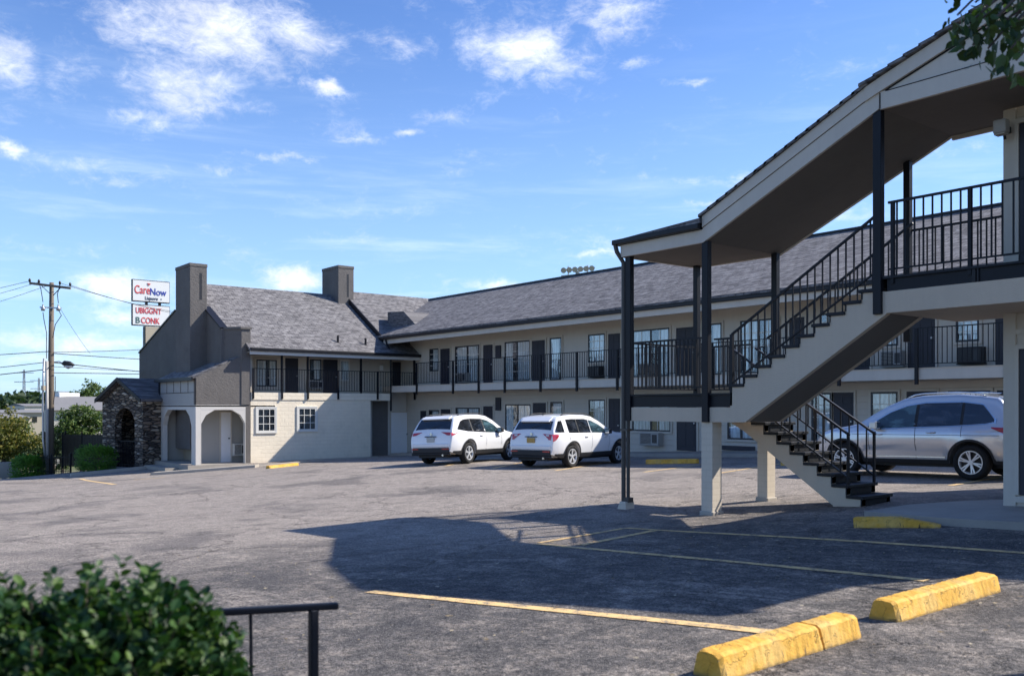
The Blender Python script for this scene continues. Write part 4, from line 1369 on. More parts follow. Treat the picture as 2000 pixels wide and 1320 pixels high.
for p in (1742, 1893):
    mb = MB(); mb.box(U0(p) - .022, U0(p) + .022, V0 + .0, V0 + .05, ZW - .1, ZW + 1.0); mb.build('newel_post', 'black', T)
railing(T, ((-7.12, VB - .1), (UN, VB - .1)), (ZW, ZW), .95, 1, .128)

# ================================================================= NEAR BUILDING
N = thing('motel_building', 'corner of the near motel block with pale siding and dark doors at the right edge', 'building', (-4, 16.5, -1.5), 'wings of the motel')
mb = MB(); mb.box(UN, UE, 13.0, 21, -2.2, 4.035); mb.build('wall', 'siding', N)
mb = MB(); mb.box(UN - .03, UN + .13, 12.965, 13.2, -2.2, 4.03); mb.build('corner_board', 'trim', N, bevel=.005)
mb = MB(); mb.prism([(UN - .2, 13.8, 4.05), (upk, 13.8, 5.4), (UE + .2, 13.8, 4.05)], (0, 7.6, 0)); mb.build('roof', 'roof_y', N)
FNB = Fr('V', 13.0)
door(N, FNB, FNB.a(1992), FNB.a(1992) + .9, ZW + .0, ZW + 2.05, k=1, panels=False)
door(N, FNB, FNB.a(1992), FNB.a(1992) + .9, -1.18, .78, k=1, panels=False)
mb = MB(); FNB.box(mb, FNB.a(1976), FNB.a(1984), -2, 4.0, 0, .02); mb.build('batten', 'trim', N)
mb = MB(); FNB.box(mb, FNB.a(1984), UE, .98, 1.05, 0, .03); mb.build('batten', 'trim', N)
mb = MB(); FNB.box(mb, FNB.a(1984), UE, -1.28, -1.2, 0, .04); mb.build('batten', 'trim', N)
# floodlight under the canopy
uf = onV(1957, 12.75)[0]
Lh = thing('floodlight', 'boxy grey floodlight on the building corner beneath the stair canopy', 'light', (uf, 12.95, 3.6))
mb = MB(); mb.box(uf - .085, uf + .085, 12.66, 12.80, 3.66, 3.84); mb.build('lamp_housing', 'ac_grey', Lh, bevel=.02)
mb = MB(); mb.box(uf - .07, uf + .07, 12.67, 12.79, 3.64, 3.658); mb.build('lens', 'plaster', Lh)
mb = MB(); mb.box(uf - .03, uf + .03, 12.80, 12.965, 3.70, 3.78); mb.tube([(uf, 12.81, 3.70), (uf, 12.84, 3.60)], .02, 8); mb.build('bracket', 'gutter', Lh)

# ================================================================= APRON, KERBS, WHEEL STOPS
ap = [(1688, 1012), (1776, 998), (1900, 990), (2150, 985), (2400, 1010), (2200, 1046), (2000, 1036), (1836, 1026)]
pts = [gp(*a) for a in ap]
mb = MB()
c0 = np.mean(np.array(pts), 0)
mb.v = [(a, b, z + .10) for a, b, z in pts] + [(a, b, z - .2) for a, b, z in pts] + [(c0[0], c0[1], g(c0[0], c0[1]) + .12)]
m_ = len(pts)
mb.f = [(i, (i + 1) % m_, 2 * m_) for i in range(m_)] + [(i, i + m_, (i + 1) % m_ + m_, (i + 1) % m_) for i in range(m_)]
o = mb.build('concrete_apron', 'concrete'); o['kind'] = 'structure'
# painted kerb end
ka = gp(1669, 1029); kb = gp(1838, 1029)
def stop_mesh(L, wb=.17, wt=.105, h=.15, seed=0, crack=None, taper_end=False):
    """trapezoid concrete stop with worn edges, local x along its length"""
    r = np.random.default_rng(seed)
    xs = np.linspace(0, L, 46)
    if crack: xs = np.sort(np.concatenate([xs, [crack - .012, crack - .005, crack + .005, crack + .012]]))
    ring = [(-wb / 2, 0), (-wb / 2 * .97, h * .12), (-wt / 2 - .012, h * .88), (-wt / 2 + .012, h * .985), (0, h), (wt / 2 - .012, h * .985), (wt / 2 + .012, h * .88), (wb / 2 * .97, h * .12), (wb / 2, 0)]
    mb = MB(local=True)
    for i, x in enumerate(xs):
        e = min(x, L - x)
        sh = 1 - .10 * max(0, 1 - e / .03)
        hh = 1.0
        if taper_end: hh = 1 - .75 * max(0, (x / L - .55) / .45)
        if crack and abs(x - crack) < .008: sh = .62; hh = .55
        for (y, z) in ring:
            mb.v.append((x + r.uniform(-.002, .002), y * sh + r.uniform(-.0035, .0035), z * (sh * .5 + .5) * hh + (r.uniform(-.004, .003) if z > 0 else -.03)))
    m = len(ring)
    for i in range(len(xs) - 1):
        for j in range(m - 1):
            mb.f.append((i * m + j, (i + 1) * m + j, (i + 1) * m + j + 1, i * m + j + 1))
    mb.f.append(tuple(range(m))); mb.f.append(tuple(range((len(xs) - 1) * m, len(xs) * m))[::-1])
    return mb
def place_stop(a, b, label, seed, crack=None, group='yellow wheel stops', h=.15, wb=.19, wt=.12, taper=False, name='wheel_stop', cat='wheel stop', off=0.0):
    A_, B_ = Vector(a), Vector(b)
    dv = B_ - A_; L = dv.length
    mb = stop_mesh(L, wb, wt, h, seed, crack, taper)
    o = mb.build(name, 'yellow')
    o.location = (A_.x, A_.y, A_.z + Z0)
    o.rotation_euler = (0, -math.asin(dv.z / L), math.atan2(dv.y, dv.x))
    tag(o, label, cat, group)
    return o
def along_v(p, q, L, du=.0):
    x, y, z = gp(p, q)
    return (x + du, y, z), (x + du, y + L, g(x, y + L))
a, b = along_v(1725, 1211, 1.62); place_stop(a, b, 'yellow wheel stop furthest right in front, scuffed face and chipped left end', 3, None, wb=.235, wt=.14, h=.145)
a, b = along_v(1382, 1323, 1.42); place_stop(a, b, 'yellow wheel stop in the foreground split by a dark crack', 5, .98, h=.15, wb=.235, wt=.14)
place_stop(ka, kb, 'yellow painted kerb end tapering into the concrete apron', 8, None, None, .135, .20, .17, True, 'kerb_end', 'kerb')
for i, (pa, pb, l) in enumerate([((1264, 906), (1363, 905), 'yellow wheel stop between the thin post and the front painted pier'),
                                 ((1528, 909), (1582, 909), 'yellow wheel stop behind the foot of the lower stair flight'),
                                 ((523, 915), (580, 909), 'yellow wheel stop at the foot of the cream brick wall')]):
    place_stop(gp(*pa), gp(*pb), l, 20 + i, None, h=.13 if i == 2 else .16, wb=.26, wt=.18)
x, y, z = gp(822, 893)
place_stop((x, y, z), (x + 1.0, y + .1, g(x + 1, y + .1)), 'yellow wheel stop peeping out left of the left white suv', 31, None, h=.16)

# ================================================================= FOREGROUND HANDRAIL
a = P(150, 1211, 3.75); b = P(661, 1182, 4.07)
H = thing('handrail', 'black metal handrail end beside the leafy bush in the foreground', 'handrail', (a[0], a[1], g(a[0], a[1])))
mb = MB(); mb.bar(a, b, .042, .030); mb.build('top_rail', 'black', H, bevel=.008)
pb_ = P(612, 1185, 4.03)
mb = MB(); mb.bar((pb_[0], pb_[1], pb_[2] - .01), (pb_[0], pb_[1], g(pb_[0], pb_[1]) - .05), .038); mb.build('post', 'black', H, bevel=.006)
for p in (200, 262, 318, 372, 426, 480):
    t = (p - 150) / 511
    c = [a[i] + (b[i] - a[i]) * t for i in range(3)]
    mb = MB(); mb.tube([(c[0], c[1], c[2] - .01), (c[0] + .02, c[1], g(c[0], c[1]) + .1)], .008, 6); mb.build('baluster', 'black', H)
mb = MB(); mb.bar((a[0], a[1], g(a[0], a[1]) + .1), (pb_[0], pb_[1], g(pb_[0], pb_[1]) + .1), .03); mb.build('bottom_rail', 'black', H)

# ================================================================= VEHICLES
def suv(label, where, heading, paint, style, group='parked suvs'):
    """local x = forward from the rear axle, y = left, z = up from the ground"""
    L = dict(white_a=dict(rear=-1.02, wb=2.83, nose=3.78, H=1.73, hw=.955),
             white_b=dict(rear=-1.00, wb=2.86, nose=3.80, H=1.72, hw=.97),
             silver=dict(rear=-.98, wb=2.82, nose=3.72, H=1.79, hw=.975))[style]
    t = thing('parked_suv', label, 'car', (0, 0, 0), group)
    R = L['rear']; WB = L['wb']; NO = L['nose']; HH = L['H']; hw = L['hw']
    if style == 'white_a':
        top = [(R, .62), (R + .01, .82), (R + .05, .98), (R + .09, 1.10), (R + .16, 1.22), (R + .30, 1.42), (R + .44, 1.60), (R + .52, 1.655), (R + .8, 1.69), (0.4, HH), (1.1, HH), (1.55, 1.68), (1.9, 1.54), (2.25, 1.33), (2.60, 1.13), (2.8, 1.09), (3.2, 1.03), (3.5, .94), (3.68, .82), (NO, .64)]
    elif style == 'white_b':
        top = [(R, .62), (R + .01, .85), (R + .04, 1.0), (R + .07, 1.12), (R + .12, 1.25), (R + .24, 1.42), (R + .37, 1.57), (R + .45, 1.635), (R + .72, 1.685), (.3, HH), (1.05, HH - .01), (1.45, 1.66), (1.80, 1.52), (2.15, 1.33), (2.50, 1.15), (2.75, 1.10), (3.2, 1.08), (3.5, 1.0), (3.70, .88), (NO, .66)]
    else:
        top = [(R, .62), (R + .01, .84), (R + .05, 1.0), (R + .09, 1.14), (R + .15, 1.26), (R + .30, 1.46), (R + .44, 1.64), (R + .52, 1.70), (R + .85, 1.745), (.35, HH), (1.1, HH - .01), (1.5, 1.72), (1.85, 1.57), (2.2, 1.37), (2.50, 1.17), (2.75, 1.12), (3.15, 1.06), (3.42, .97), (3.60, .84), (NO, .64)]
    tx = np.array([p[0] for p in top]); tz = np.array([p[1] for p in top])
    rw = .37; rar = .445; sill = .33
    def zt(x): return float(np.interp(x, tx, tz))
    def zb(x):
        b = np.interp(x, [R, R + .35, .5, WB - .5, NO - .25, NO], [.44, .34, sill, sill, .32, .40])
        for xc in (0, WB):
            dx_ = abs(x - xc)
            if dx_ < rar: b = max(b, rw + math.sqrt(rar * rar - dx_ * dx_))
        return float(b)
    def w(x, z):
        y = np.interp(z, [.25, .42, .60, .80, .98, 1.06, 1.16, 1.35, 1.55, 1.72], [.885, .945, .985, 1.0, .995, .975, .915, .845, .765, .69]) * hw
        if x < R + .55: y *= 1 - .12 * ((R + .55 - x) / .55) ** 2.2
        if x > NO - .95: y *= 1 - .27 * ((x - NO + .95) / .95) ** 2.4
        # rounded haunches over the wheels
        for xc in (0, WB):
            y += .022 * math.exp(-((x - xc) / .42) ** 2) * math.exp(-((z - .80) / .22) ** 2)
        # crease along the doors
        y -= (.045 if style == 'silver' else .022) * math.exp(-((z - .58) / .085) ** 2) * (1 if .5 < x < WB - .5 else .0)
        return float(y)
    xs = sorted(set([round(v, 4) for v in list(tx) + list(np.linspace(R, NO, 64)) + list(np.linspace(-rar, rar, 21)) + list(np.linspace(WB - rar, WB + rar, 21)) + [-rar - .003, rar + .003, WB - rar - .003, WB + rar + .003]]))
    xs = [x for x in xs if R <= x <= NO]
    mb = MB(local=True)
    rows = []
    ns, nc, nt = 11, 5, 5
    for x in xs:
        a, b = zb(x), zt(x)
        b = max(b, a + .05)
        r = min(.10, (b - a) * .4)
        half = []
        half.append((0.0, a)); half.append((w(x, a) * .86, a))
        for z in np.linspace(a + .012, b - r, ns): half.append((w(x, z), z))
        yt = w(x, b - r) - r
        for k_ in range(1, nc + 1):
            th_ = math.pi / 2 * k_ / nc
            half.append((yt + r * math.cos(th_), b - r + r * math.sin(th_)))
        for k_ in range(1, nt + 1):
            f = 1 - k_ / nt
            half.append((yt * f, b + .03 * (1 - f * f)))
        ring = [(x, y, z) for y, z in half] + [(x, -y, z) for y, z in half[-2:0:-1]]
        rows.append(ring)
    m = len(rows[0])
    for r_ in rows: mb.v += r_
    for i in range(len(rows) - 1):
        for j in range(m):
            mb.f.append((i * m + j, (i + 1) * m + j, (i + 1) * m + (j + 1) % m, i * m + (j + 1) % m))
    mb.f.append(tuple(range(m))[::-1]); mb.f.append(tuple(range((len(rows) - 1) * m, len(rows) * m)))
    body = mb.build('body', paint, t, smooth=True)
    e = body.modifiers.new('edge', 'EDGE_SPLIT'); e.split_angle = math.radians(48)
    # dark underbody filling the wheel tunnels
    mb = MB(local=True)
    mb.box(R + .12, NO - .2, -hw * .62, hw * .62, .24, .80)
    mb.build('underbody', 'cladding', t)
    def side(name, x0, x1, lo, hi, mat, off=.006, nx=26, nz=8, both=True, par=t, sgns=(1, -1), th_=0.0):
        """patch lying on the body side between two curves lo(x), hi(x)"""
        out = []
        for sg in sgns:
            mb = MB(local=True)
            for i in range(nx + 1):
                x = x0 + (x1 - x0) * i / nx
                a, b = lo(x), hi(x)
                for j in range(nz + 1):
                    z = a + (b - a) * j / nz
                    mb.v.append((x, sg * (w(x, z) + off), z))
            for i in range(nx):
                for j in range(nz):
                    q = [i * (nz + 1) + j, (i + 1) * (nz + 1) + j, (i + 1) * (nz + 1) + j + 1, i * (nz + 1) + j + 1]
                    mb.f.append(tuple(q if sg < 0 else q[::-1]))
            out.append(mb.build(name, mat, par, smooth=True))
        return out
    def over(name, x0, x1, yl, yr, mat, off=.007, nx=14, ny=14, par=t):
        """patch lying on the top skin (windscreen, rear window, lamps)"""
        mb = MB(local=True)
        for i in range(nx + 1):
            x = x0 + (x1 - x0) * i / nx
            b = zt(x); r = .10; yt = w(x, b - r) - r
            sl = (zt(x + .02) - zt(x - .02)) / .04
            nl = math.hypot(sl, 1)
            a_, b_ = yl(x) * yt, yr(x) * yt
            for j in range(ny + 1):
                y = a_ + (b_ - a_) * j / ny
                z = b + .03 * (1 - (y / yt) ** 2)
                mb.v.append((x - sl / nl * off, y, z + off / nl))
        for i in range(nx):
            for j in range(ny):
                mb.f.append((i * (ny + 1) + j, (i + 1) * (ny + 1) + j, (i + 1) * (ny + 1) + j + 1, i * (ny + 1) + j + 1))
        return mb.build(name, mat, par, smooth=True)
    L_ = lambda pts: (lambda x: float(np.interp(x, [p[0] for p in pts], [p[1] for p in pts])))
    if style == 'white_a':
        belt = L_([(R + .3, 1.22), (0, 1.13), (1.0, 1.09), (2.3, 1.05)])
        roofl = L_([(R + .42, 1.24), (R + .72, 1.48), (R + .95, 1.55), (.4, 1.58), (1.1, 1.57), (1.5, 1.50), (1.85, 1.36), (2.27, 1.09)])
        wins = [(R + .42, .30), (.37, 1.10), (1.17, 2.25)]
    elif style == 'white_b':
        belt = L_([(R + .2, 1.15), (0, 1.13), (1.0, 1.12), (2.3, 1.10)])
        roofl = L_([(-.30, 1.52), (-.14, 1.56), (.2, 1.575), (.95, 1.57), (1.35, 1.51), (1.72, 1.38), (2.22, 1.12)])
        wins = [(.02, .14 + .02), (.20, 1.12), (1.19, 2.22)]
    else:
        belt = L_([(R + .3, 1.24), (R + .7, 1.17), (.4, 1.13), (1.4, 1.10), (2.25, 1.06)])
        roofl = L_([(-.46, 1.25), (-.34, 1.40), (-.20, 1.555), (.2, 1.61), (1.0, 1.61), (1.4, 1.55), (1.75, 1.42), (2.27, 1.10)])
        wins = [(-.46, .16), (.22, 1.12), (1.19, 2.25)]
    if style == 'white_b':
        side('side_window', R + .17, R + .62, L_([(R, 1.15), (0, 1.15)]), L_([(R + .17, 1.20), (R + .42, 1.51), (R + .62, 1.53)]), 'glass_dark')
        side('side_window', -.14, 1.14, belt, roofl, 'glass_dark'); side('side_window', 1.18, 2.22, belt, roofl, 'glass_clear')
        side('window_pillar', .42, .45, belt, roofl, 'cladding', .009, 2, 8)
    else:
        for i, (x0, x1) in enumerate(wins):
            side('side_window', x0, x1, belt, roofl, 'glass_clear' if i == 2 else 'glass_dark')
        x0, x1 = wins[0][0], wins[2][1]
        side('window_surround', x0 + .1, x1, lambda x: belt(x), roofl, 'cladding', .0035, 40, 8)
        if style == 'silver':
            side('window_trim', x0 - .03, x1 + .05, lambda x: belt(x) - .022, lambda x: belt(x) - .004, 'chrome', .010, 40, 1)
            side('window_trim', x0 - .02, 2.2, lambda x: roofl(x) + .006, lambda x: roofl(x) + .026, 'chrome', .010, 40, 1)
            side('window_trim', -.50, -.46, lambda x: 1.17, lambda x: 1.27, 'chrome', .010, 3, 2)
    side('door_seam', .165 if style != 'white_b' else -.18, .175 if style != 'white_b' else -.17, lambda x: .90, lambda x: belt(x) - .02, 'cladding', .0025, 1, 8)
    side('door_seam', 1.143, 1.153, lambda x: .42, lambda x: belt(x) - .02, 'cladding', .0025, 1, 10)
    side('door_seam', 2.20, 2.21, lambda x: .50, lambda x: .98, 'cladding', .0025, 1, 10)
    for za_, zb_2 in ((.925, .930),) if style == 'silver' else ():
        side('crease_shade_line', R + .4, 2.6, lambda x: za_ + .02 * (x / 3), lambda x: zb_2 + .005 + .02 * (x / 3), 'cladding', .002, 20, 1)  # dark line painted as the shade of a shoulder crease
    # lower cladding with wheel arch flares
    def ar_(x):
        v = .47 if style != 'silver' else .41
        for xc in (0, WB):
            dx_ = abs(x - xc)
            R2 = rar + (.06 if style != 'silver' else .038)
            if dx_ < R2: v = max(v, rw + math.sqrt(R2 * R2 - dx_ * dx_))
        return v
    side('lower_cladding', R + .10, NO - .25, lambda x: zb(x) - .005, lambda x: max(ar_(x), zb(x) + .02), 'cladding', .016, 150, 3)
    if style == 'silver':
        side('sill_trim', .52, WB - .5, lambda x: .455, lambda x: .475, 'chrome', .012, 10, 1)
    for sg, xx in ((1, .80), (1, 1.98), (-1, .80), (-1, 1.98)):
        z = belt(xx) - .13
        mb = MB(local=True)
        y = sg * (w(xx, z) + .022)
        mb.tube([(xx - .10, y - sg * .03, z), (xx - .07, y, z), (xx + .07, y, z), (xx + .10, y - sg * .03, z)], .016, 8)
        mb.build('door_handle', paint if style != 'silver' else 'chrome', t, smooth=True)
    # windscreen, rear window
    over('windscreen', 1.62, 2.52, lambda x: -.93, lambda x: .93, 'glass_clear')
    rw0 = {'white_a': (R + .15, R + .42), 'white_b': (R + .11, R + .31), 'silver': (R + .14, R + .42)}[style]
    yw = .98
    over('rear_window', rw0[0], rw0[1], lambda x: -yw, lambda x: yw, 'glass_dark')
    mb = MB(local=True); xw = rw0[0] + .02; zw = zt(xw) + .03
    mb.bar((xw - .02, .05, zw), (xw + .07, -.33, zt(xw + .07) + .035), .014); mb.build('wiper', 'cladding', t)
    # roof spoiler, rails, antenna
    mb = MB(local=True)
    xr = rw0[1] + .02
    yy = w(xr, 1.6) * .80
    mb.prism([(xr - .13, -yy, zt(xr) - .01), (xr + .10, -yy, zt(xr + .1) + .030), (xr + .10, -yy, zt(xr + .1) - .02), (xr - .10, -yy, zt(xr) - .05)], (0, 2 * yy, 0))
    mb.build('spoiler', paint, t, bevel=.012)
    for sg in (1, -1):
        mb = MB(local=True)
        pts = []
        for x in np.linspace(R + .75, 1.45, 12):
            edge_ = min(x - R - .75, 1.45 - x)
            pts.append((x, sg * (w(x, zt(x) - .1) - .09), zt(x) + (.045 if edge_ > .05 else .0)))
        mb.tube(pts, .016, 6); mb.build('roof_rail', {'silver': 'chrome'}.get(style, 'cladding'), t, smooth=True)
    mb = MB(local=True); mb.prism([(-.35, -.015, zt(-.35) + .02), (-.18, -.015, zt(-.18) + .02), (-.33, -.015, zt(-.3) + .095)], (0, .03, 0)); mb.build('antenna', 'cladding', t)
    # mirrors
    for sg in (1, -1):
        mb = MB(local=True); x = 2.02
        y = sg * (w(x, 1.1) + .0)
        mb.prism([(x - .10, y + sg * .03, 1.06), (x + .08, y + sg * .03, 1.07), (x + .06, y + sg * .03, 1.22), (x - .10, y + sg * .03, 1.24)], (0, sg * .20, 0))
        mb.prism([(x, y - sg * .03, 1.07), (x + .07, y - sg * .03, 1.07), (x + .07, y - sg * .03, 1.12), (x, y - sg * .03, 1.12)], (0, sg * .08, 0))
        mi = mb.build('mirror', 'cladding' if style != 'silver' else paint, t, bevel=.03)
        mb = MB(local=True); mb.box(x - .108, x - .101, min(y + sg * .05, y + sg * .21), max(y + sg * .05, y + sg * .21), 1.09, 1.21); mb.build('mirror_glass', 'chrome', mi)
    # tail lamps
    if style == 'white_a':
        for sg in (1, -1):
            kk = lambda x: .50 + .35 * (x - R - .052) / .04
            over('tail_lamp', R + .058, R + .092, (lambda x: .86 - .36 * (x - R - .058) / .034) if sg > 0 else (lambda x: -1.02), (lambda x: 1.02) if sg > 0 else (lambda x: -.86 + .36 * (x - R - .058) / .034), 'lens_red', .012)
            side('tail_lamp', R + .03, R + .36, L_([(R, .97), (R + .36, 1.09)]), L_([(R, 1.07), (R + .10, 1.11), (R + .36, 1.115)]), 'lens_red', .010, 8, 3, sgns=(sg,))
    elif style == 'white_b':
        for sg in (1, -1):
            over('tail_lamp', R + .022, R + .062, (lambda x: .92 - .36 * (x - R - .022) / .04) if sg > 0 else (lambda x: -1.02), (lambda x: 1.02) if sg > 0 else (lambda x: -.92 + .36 * (x - R - .022) / .04), 'lens_red', .013)
            over('reversing_lamp', R + .045, R + .058, lambda x: .74 if sg > 0 else -.90, lambda x: .90 if sg > 0 else -.74, 'lens_white', .018)
            side('tail_lamp', R + .01, R + .26, L_([(R, .86), (R + .12, .90), (R + .28, 1.07)]), L_([(R, 1.09), (R + .28, 1.10)]), 'lens_red', .010, 8, 3, sgns=(sg,))
    else:
        for sg in (1, -1):
            over('tail_lamp', R + .02, R + .075, lambda x: sg * .62 if sg > 0 else -1.02, lambda x: 1.02 if sg > 0 else -.62, 'lens_red', .012)
            side('tail_lamp', R + .02, R + .56, L_([(R, .86), (R + .20, .92), (R + .56, 1.08)]), L_([(R, 1.07), (R + .56, 1.10)]), 'lens_red', .010, 8, 3, sgns=(sg,))
    # rear details
    mb = MB(local=True); mb.box(R - .055, R + .05, -.80 * hw, .80 * hw, .40, .585); mb.box(R - .03, R + .08, -.86 * hw, .86 * hw, .33, .41); mb.build('rear_bumper', 'cladding', t, bevel=.03)
    mb = MB(local=True); mb.box(R - .035, R + .05, -.82 * hw, .82 * hw, .595, .74); mb.build('bumper_cover', paint, t, bevel=.03)
    for sg in (1, -1):
        y0_, y1_ = sorted((sg * .52, sg * .80)); mb = MB(local=True); mb.box(R - .062, R - .054, y0_ * hw, y1_ * hw, .525, .565); mb.build('reflector', 'lens_red', t)
    zp_ = .86 if style != 'white_b' else .90
    mb = MB(local=True); mb.box(R - .022, R + .01, -.155, .155, zp_ - .08, zp_ + .08); mb.build('number_plate', 'plate' if style != 'white_b' else 'plate_gold', t, bevel=.004)
    mb = MB(local=True); mb.box(R - .020, R + .01, -.24, .24, zp_ + .10, zp_ + .13); mb.build('hatch_handle', 'cladding' if style != 'silver' else 'chrome', t, bevel=.008)
    mb = MB(local=True); mb.tube([(R + .015, 0, zp_ + .20), (R + .05, 0, zp_ + .20)], .045, 16); mb.build('emblem', 'chrome', t)
    mb = MB(local=True); mb.tube([(R + .16, -.5, .33), (R - .03, -.5, .33)], .035, 10); mb.build('exhaust', 'chrome', t)
    # front lamps and grille
    for sg in (1, -1):
        side('headlamp', NO - .42, NO - .12, lambda x: .74, lambda x: min(.88, zt(x) - .09), 'lens_white', .010, 8, 3, sgns=(sg,))
    mb = MB(local=True); mb.box(NO - .06, NO + .012, -.48, .48, .42, .60); mb.build('grille', 'cladding', t, bevel=.02)
    # wheels
    def ring_lathe(mb, prof, x, y, z, sg, n=36):
        base = len(mb.v)
        for k_ in range(n):
            a = 2 * math.pi * k_ / n
            for (r_, yy_) in prof: mb.v.append((x + r_ * math.cos(a), y + sg * yy_, z + r_ * math.sin(a)))
        m_ = len(prof)
        for k_ in range(n):
            k2 = (k_ + 1) % n
            for j in range(m_ - 1):
                mb.f.append((base + k_ * m_ + j, base + k2 * m_ + j, base + k2 * m_ + j + 1, base + k_ * m_ + j + 1))
    nsp = {'white_a': 5, 'white_b': 5, 'silver': 6}[style]
    for xc in (0, WB):
        for sg in (1, -1):
            yc = sg * (hw - .135)
            mb = MB(local=True)
            ring_lathe(mb, [(.235, .06), (.25, .105), (.30, .125), (.345, .115), (.368, .08), (.37, 0), (.368, -.08), (.345, -.115), (.25, -.11), (.235, -.06), (.235, .06)], xc, yc, rw, sg)
            wh = mb.build('wheel', 'tyre', t, smooth=True)
            mb = MB(local=True)
            ring_lathe(mb, [(.238, .085), (.246, .112), (.228, .112), (.215, .085), (.21, -.06)], xc, yc, rw, sg)
            for k_ in range(nsp):
                a = 2 * math.pi * k_ / nsp + .3
                for da in (-.13, .13):
                    c_, s_ = math.cos(a + da * .6), math.sin(a + da * .6)
                    c2, s2 = math.cos(a + da), math.sin(a + da)
                    mb.bar((xc + .04 * c_, yc + sg * .085, rw + .04 * s_), (xc + .228 * c2, yc + sg * .100, rw + .228 * s2), .030, .024, up=(0, 1, 0))
            mb.tube([(xc, yc + sg * .06, rw), (xc, yc + sg * .108, rw)], .055, 16)
            mb.build('rim', 'alloy', wh)
            mb = MB(local=True); mb.tube([(xc, yc + sg * .0, rw), (xc, yc + sg * .045, rw)], .205, 24); mb.build('brake_disc', 'cladding', wh)
    # place it
    hx, hy = heading
    hl = math.hypot(hx, hy); hx /= hl; hy /= hl
    p_, side_ = where
    lx, ly = -hy * side_, hx * side_
    cx, cy = p_[0] - lx * (hw - .10), p_[1] - ly * (hw - .10)
    fx, fy = cx + hx * WB, cy + hy * WB
    z0, z1 = g(cx, cy), g(fx, fy)
    zl, zr_ = g(cx - hy * .85, cy + hx * .85), g(cx + hy * .85, cy - hx * .85)
    t.location = (cx, cy, (zl + zr_) / 2 + Z0 + .004)
    t.rotation_euler = (math.atan2(zl - zr_, 1.7), -math.atan2(z1 - z0, WB), math.atan2(hy, hx))
    return t
suv('white suv with slim red tail lamps and grey plate, left of the two white suvs', (gp(914, 905), -1), (-.365, .931), 'paint_white', 'white_a')
suv('white suv with large red tail lamps and gold plate, right of the other white suv', (gp(1115, 913), -1), (-.23, .97), 'paint_white', 'white_b')
suv('silver suv seen from the side behind the lower stair flight', (gp(1899, 938), 1), (-1.0, -.03), 'paint_silver', 'silver')

# ================================================================= VEGETATION
def leaf_mesh(C, size, seed=0, upb=.3, asp=.55, N=None, droop=0.0):
    """C: (n,3) leaf centres; every leaf is a small folded four-vertex blade"""
    r = np.random.default_rng(seed)
    n = len(C)
    t = r.normal(size=(n, 3)); t[:, 2] = t[:, 2] * .6 + upb - droop
    if N is not None: t += N * .8
    t /= np.linalg.norm(t, axis=1)[:, None]
    q = r.normal(size=(n, 3)); s = np.cross(t, q); s /= np.linalg.norm(s, axis=1)[:, None]
    nn = np.cross(s, t)
    sz = size * r.uniform(.6, 1.25, size=(n, 1))
    fold = sz * .12
    v0 = C - t * sz * .5; v2 = C + t * sz * .5
    m = C - t * sz * .05
    v1 = m + s * sz * asp * .5 + nn * fold; v3 = m - s * sz * asp * .5 + nn * fold
    V = np.stack([v0, v1, v2, v3], 1).reshape(-1, 3)
    mb = MB()
    mb.v = [tuple(x) for x in V]
    mb.f = [f for i in range(n) for f in ((4 * i, 4 * i + 1, 4 * i + 2), (4 * i, 4 * i + 2, 4 * i + 3))]
    return mb
def clumps(center, rad, n_cl, per, cl_r, seed=0, shell=.55, flat=1.0):
    r = np.random.default_rng(seed)
    d = r.normal(size=(n_cl, 3)); d /= np.linalg.norm(d, axis=1)[:, None]
    k = r.uniform(shell, 1.0, size=(n_cl, 1)) ** .8
    cc_ = np.array(center) + d * k * np.array(rad)
    rr = cl_r * r.uniform(.5, 1.35, size=(n_cl, 1, 1))
    pts = cc_[:, None, :] + r.normal(size=(n_cl, per, 3)) * rr * np.array([1, 1, .7]) * .5
    return pts.reshape(-1, 3)
def tree(name, label, cat, base, h, rad, mat, n_cl=60, per=60, leaf=.22, cl_r=.7, seed=1, group=None, trunk_r=.16, limbs=6, crown_z=None, shell=.35):
    t = thing(name, label, cat, base, group)
    r = random.Random(seed)
    x, y, z = base
    cz = z + h - rad[2] if crown_z is None else crown_z
    mb = MB()
    mb.tube([(x, y, z - .3), (x + .05, y, z + (cz - z) * .5), (x - .04, y + .03, cz - rad[2] * .4)], [trunk_r, trunk_r * .8, trunk_r * .6], 9)
    for i in range(limbs):
        a = r.uniform(0, 6.28); e = r.uniform(.25, 1.0)
        p1 = (x - .02, y, z + (cz - rad[2] * .5 - z) * r.uniform(.65, 1))
        p3 = (x + math.cos(a) * rad[0] * .75, y + math.sin(a) * rad[1] * .75, cz + rad[2] * (e - .5))
        p2 = ((p1[0] + p3[0]) / 2, (p1[1] + p3[1]) / 2, (p1[2] * .35 + p3[2] * .65))
        mb.tube([p1, p2, p3], [trunk_r * .5, trunk_r * .3, trunk_r * .08], 6)
    mb.build('trunk', 'bark', t)
    C_ = clumps((x, y, cz), rad, n_cl, per, cl_r, seed, shell)
    leaf_mesh(C_, leaf, seed).build('crown', mat, t)
    return t
def gz_(u, v):
    return float(terr(np.array([u]), np.array([v]))[0])
def on_ground(p, d):
    u, v = cam(p, d)
    return (u, v, gz_(u, v))

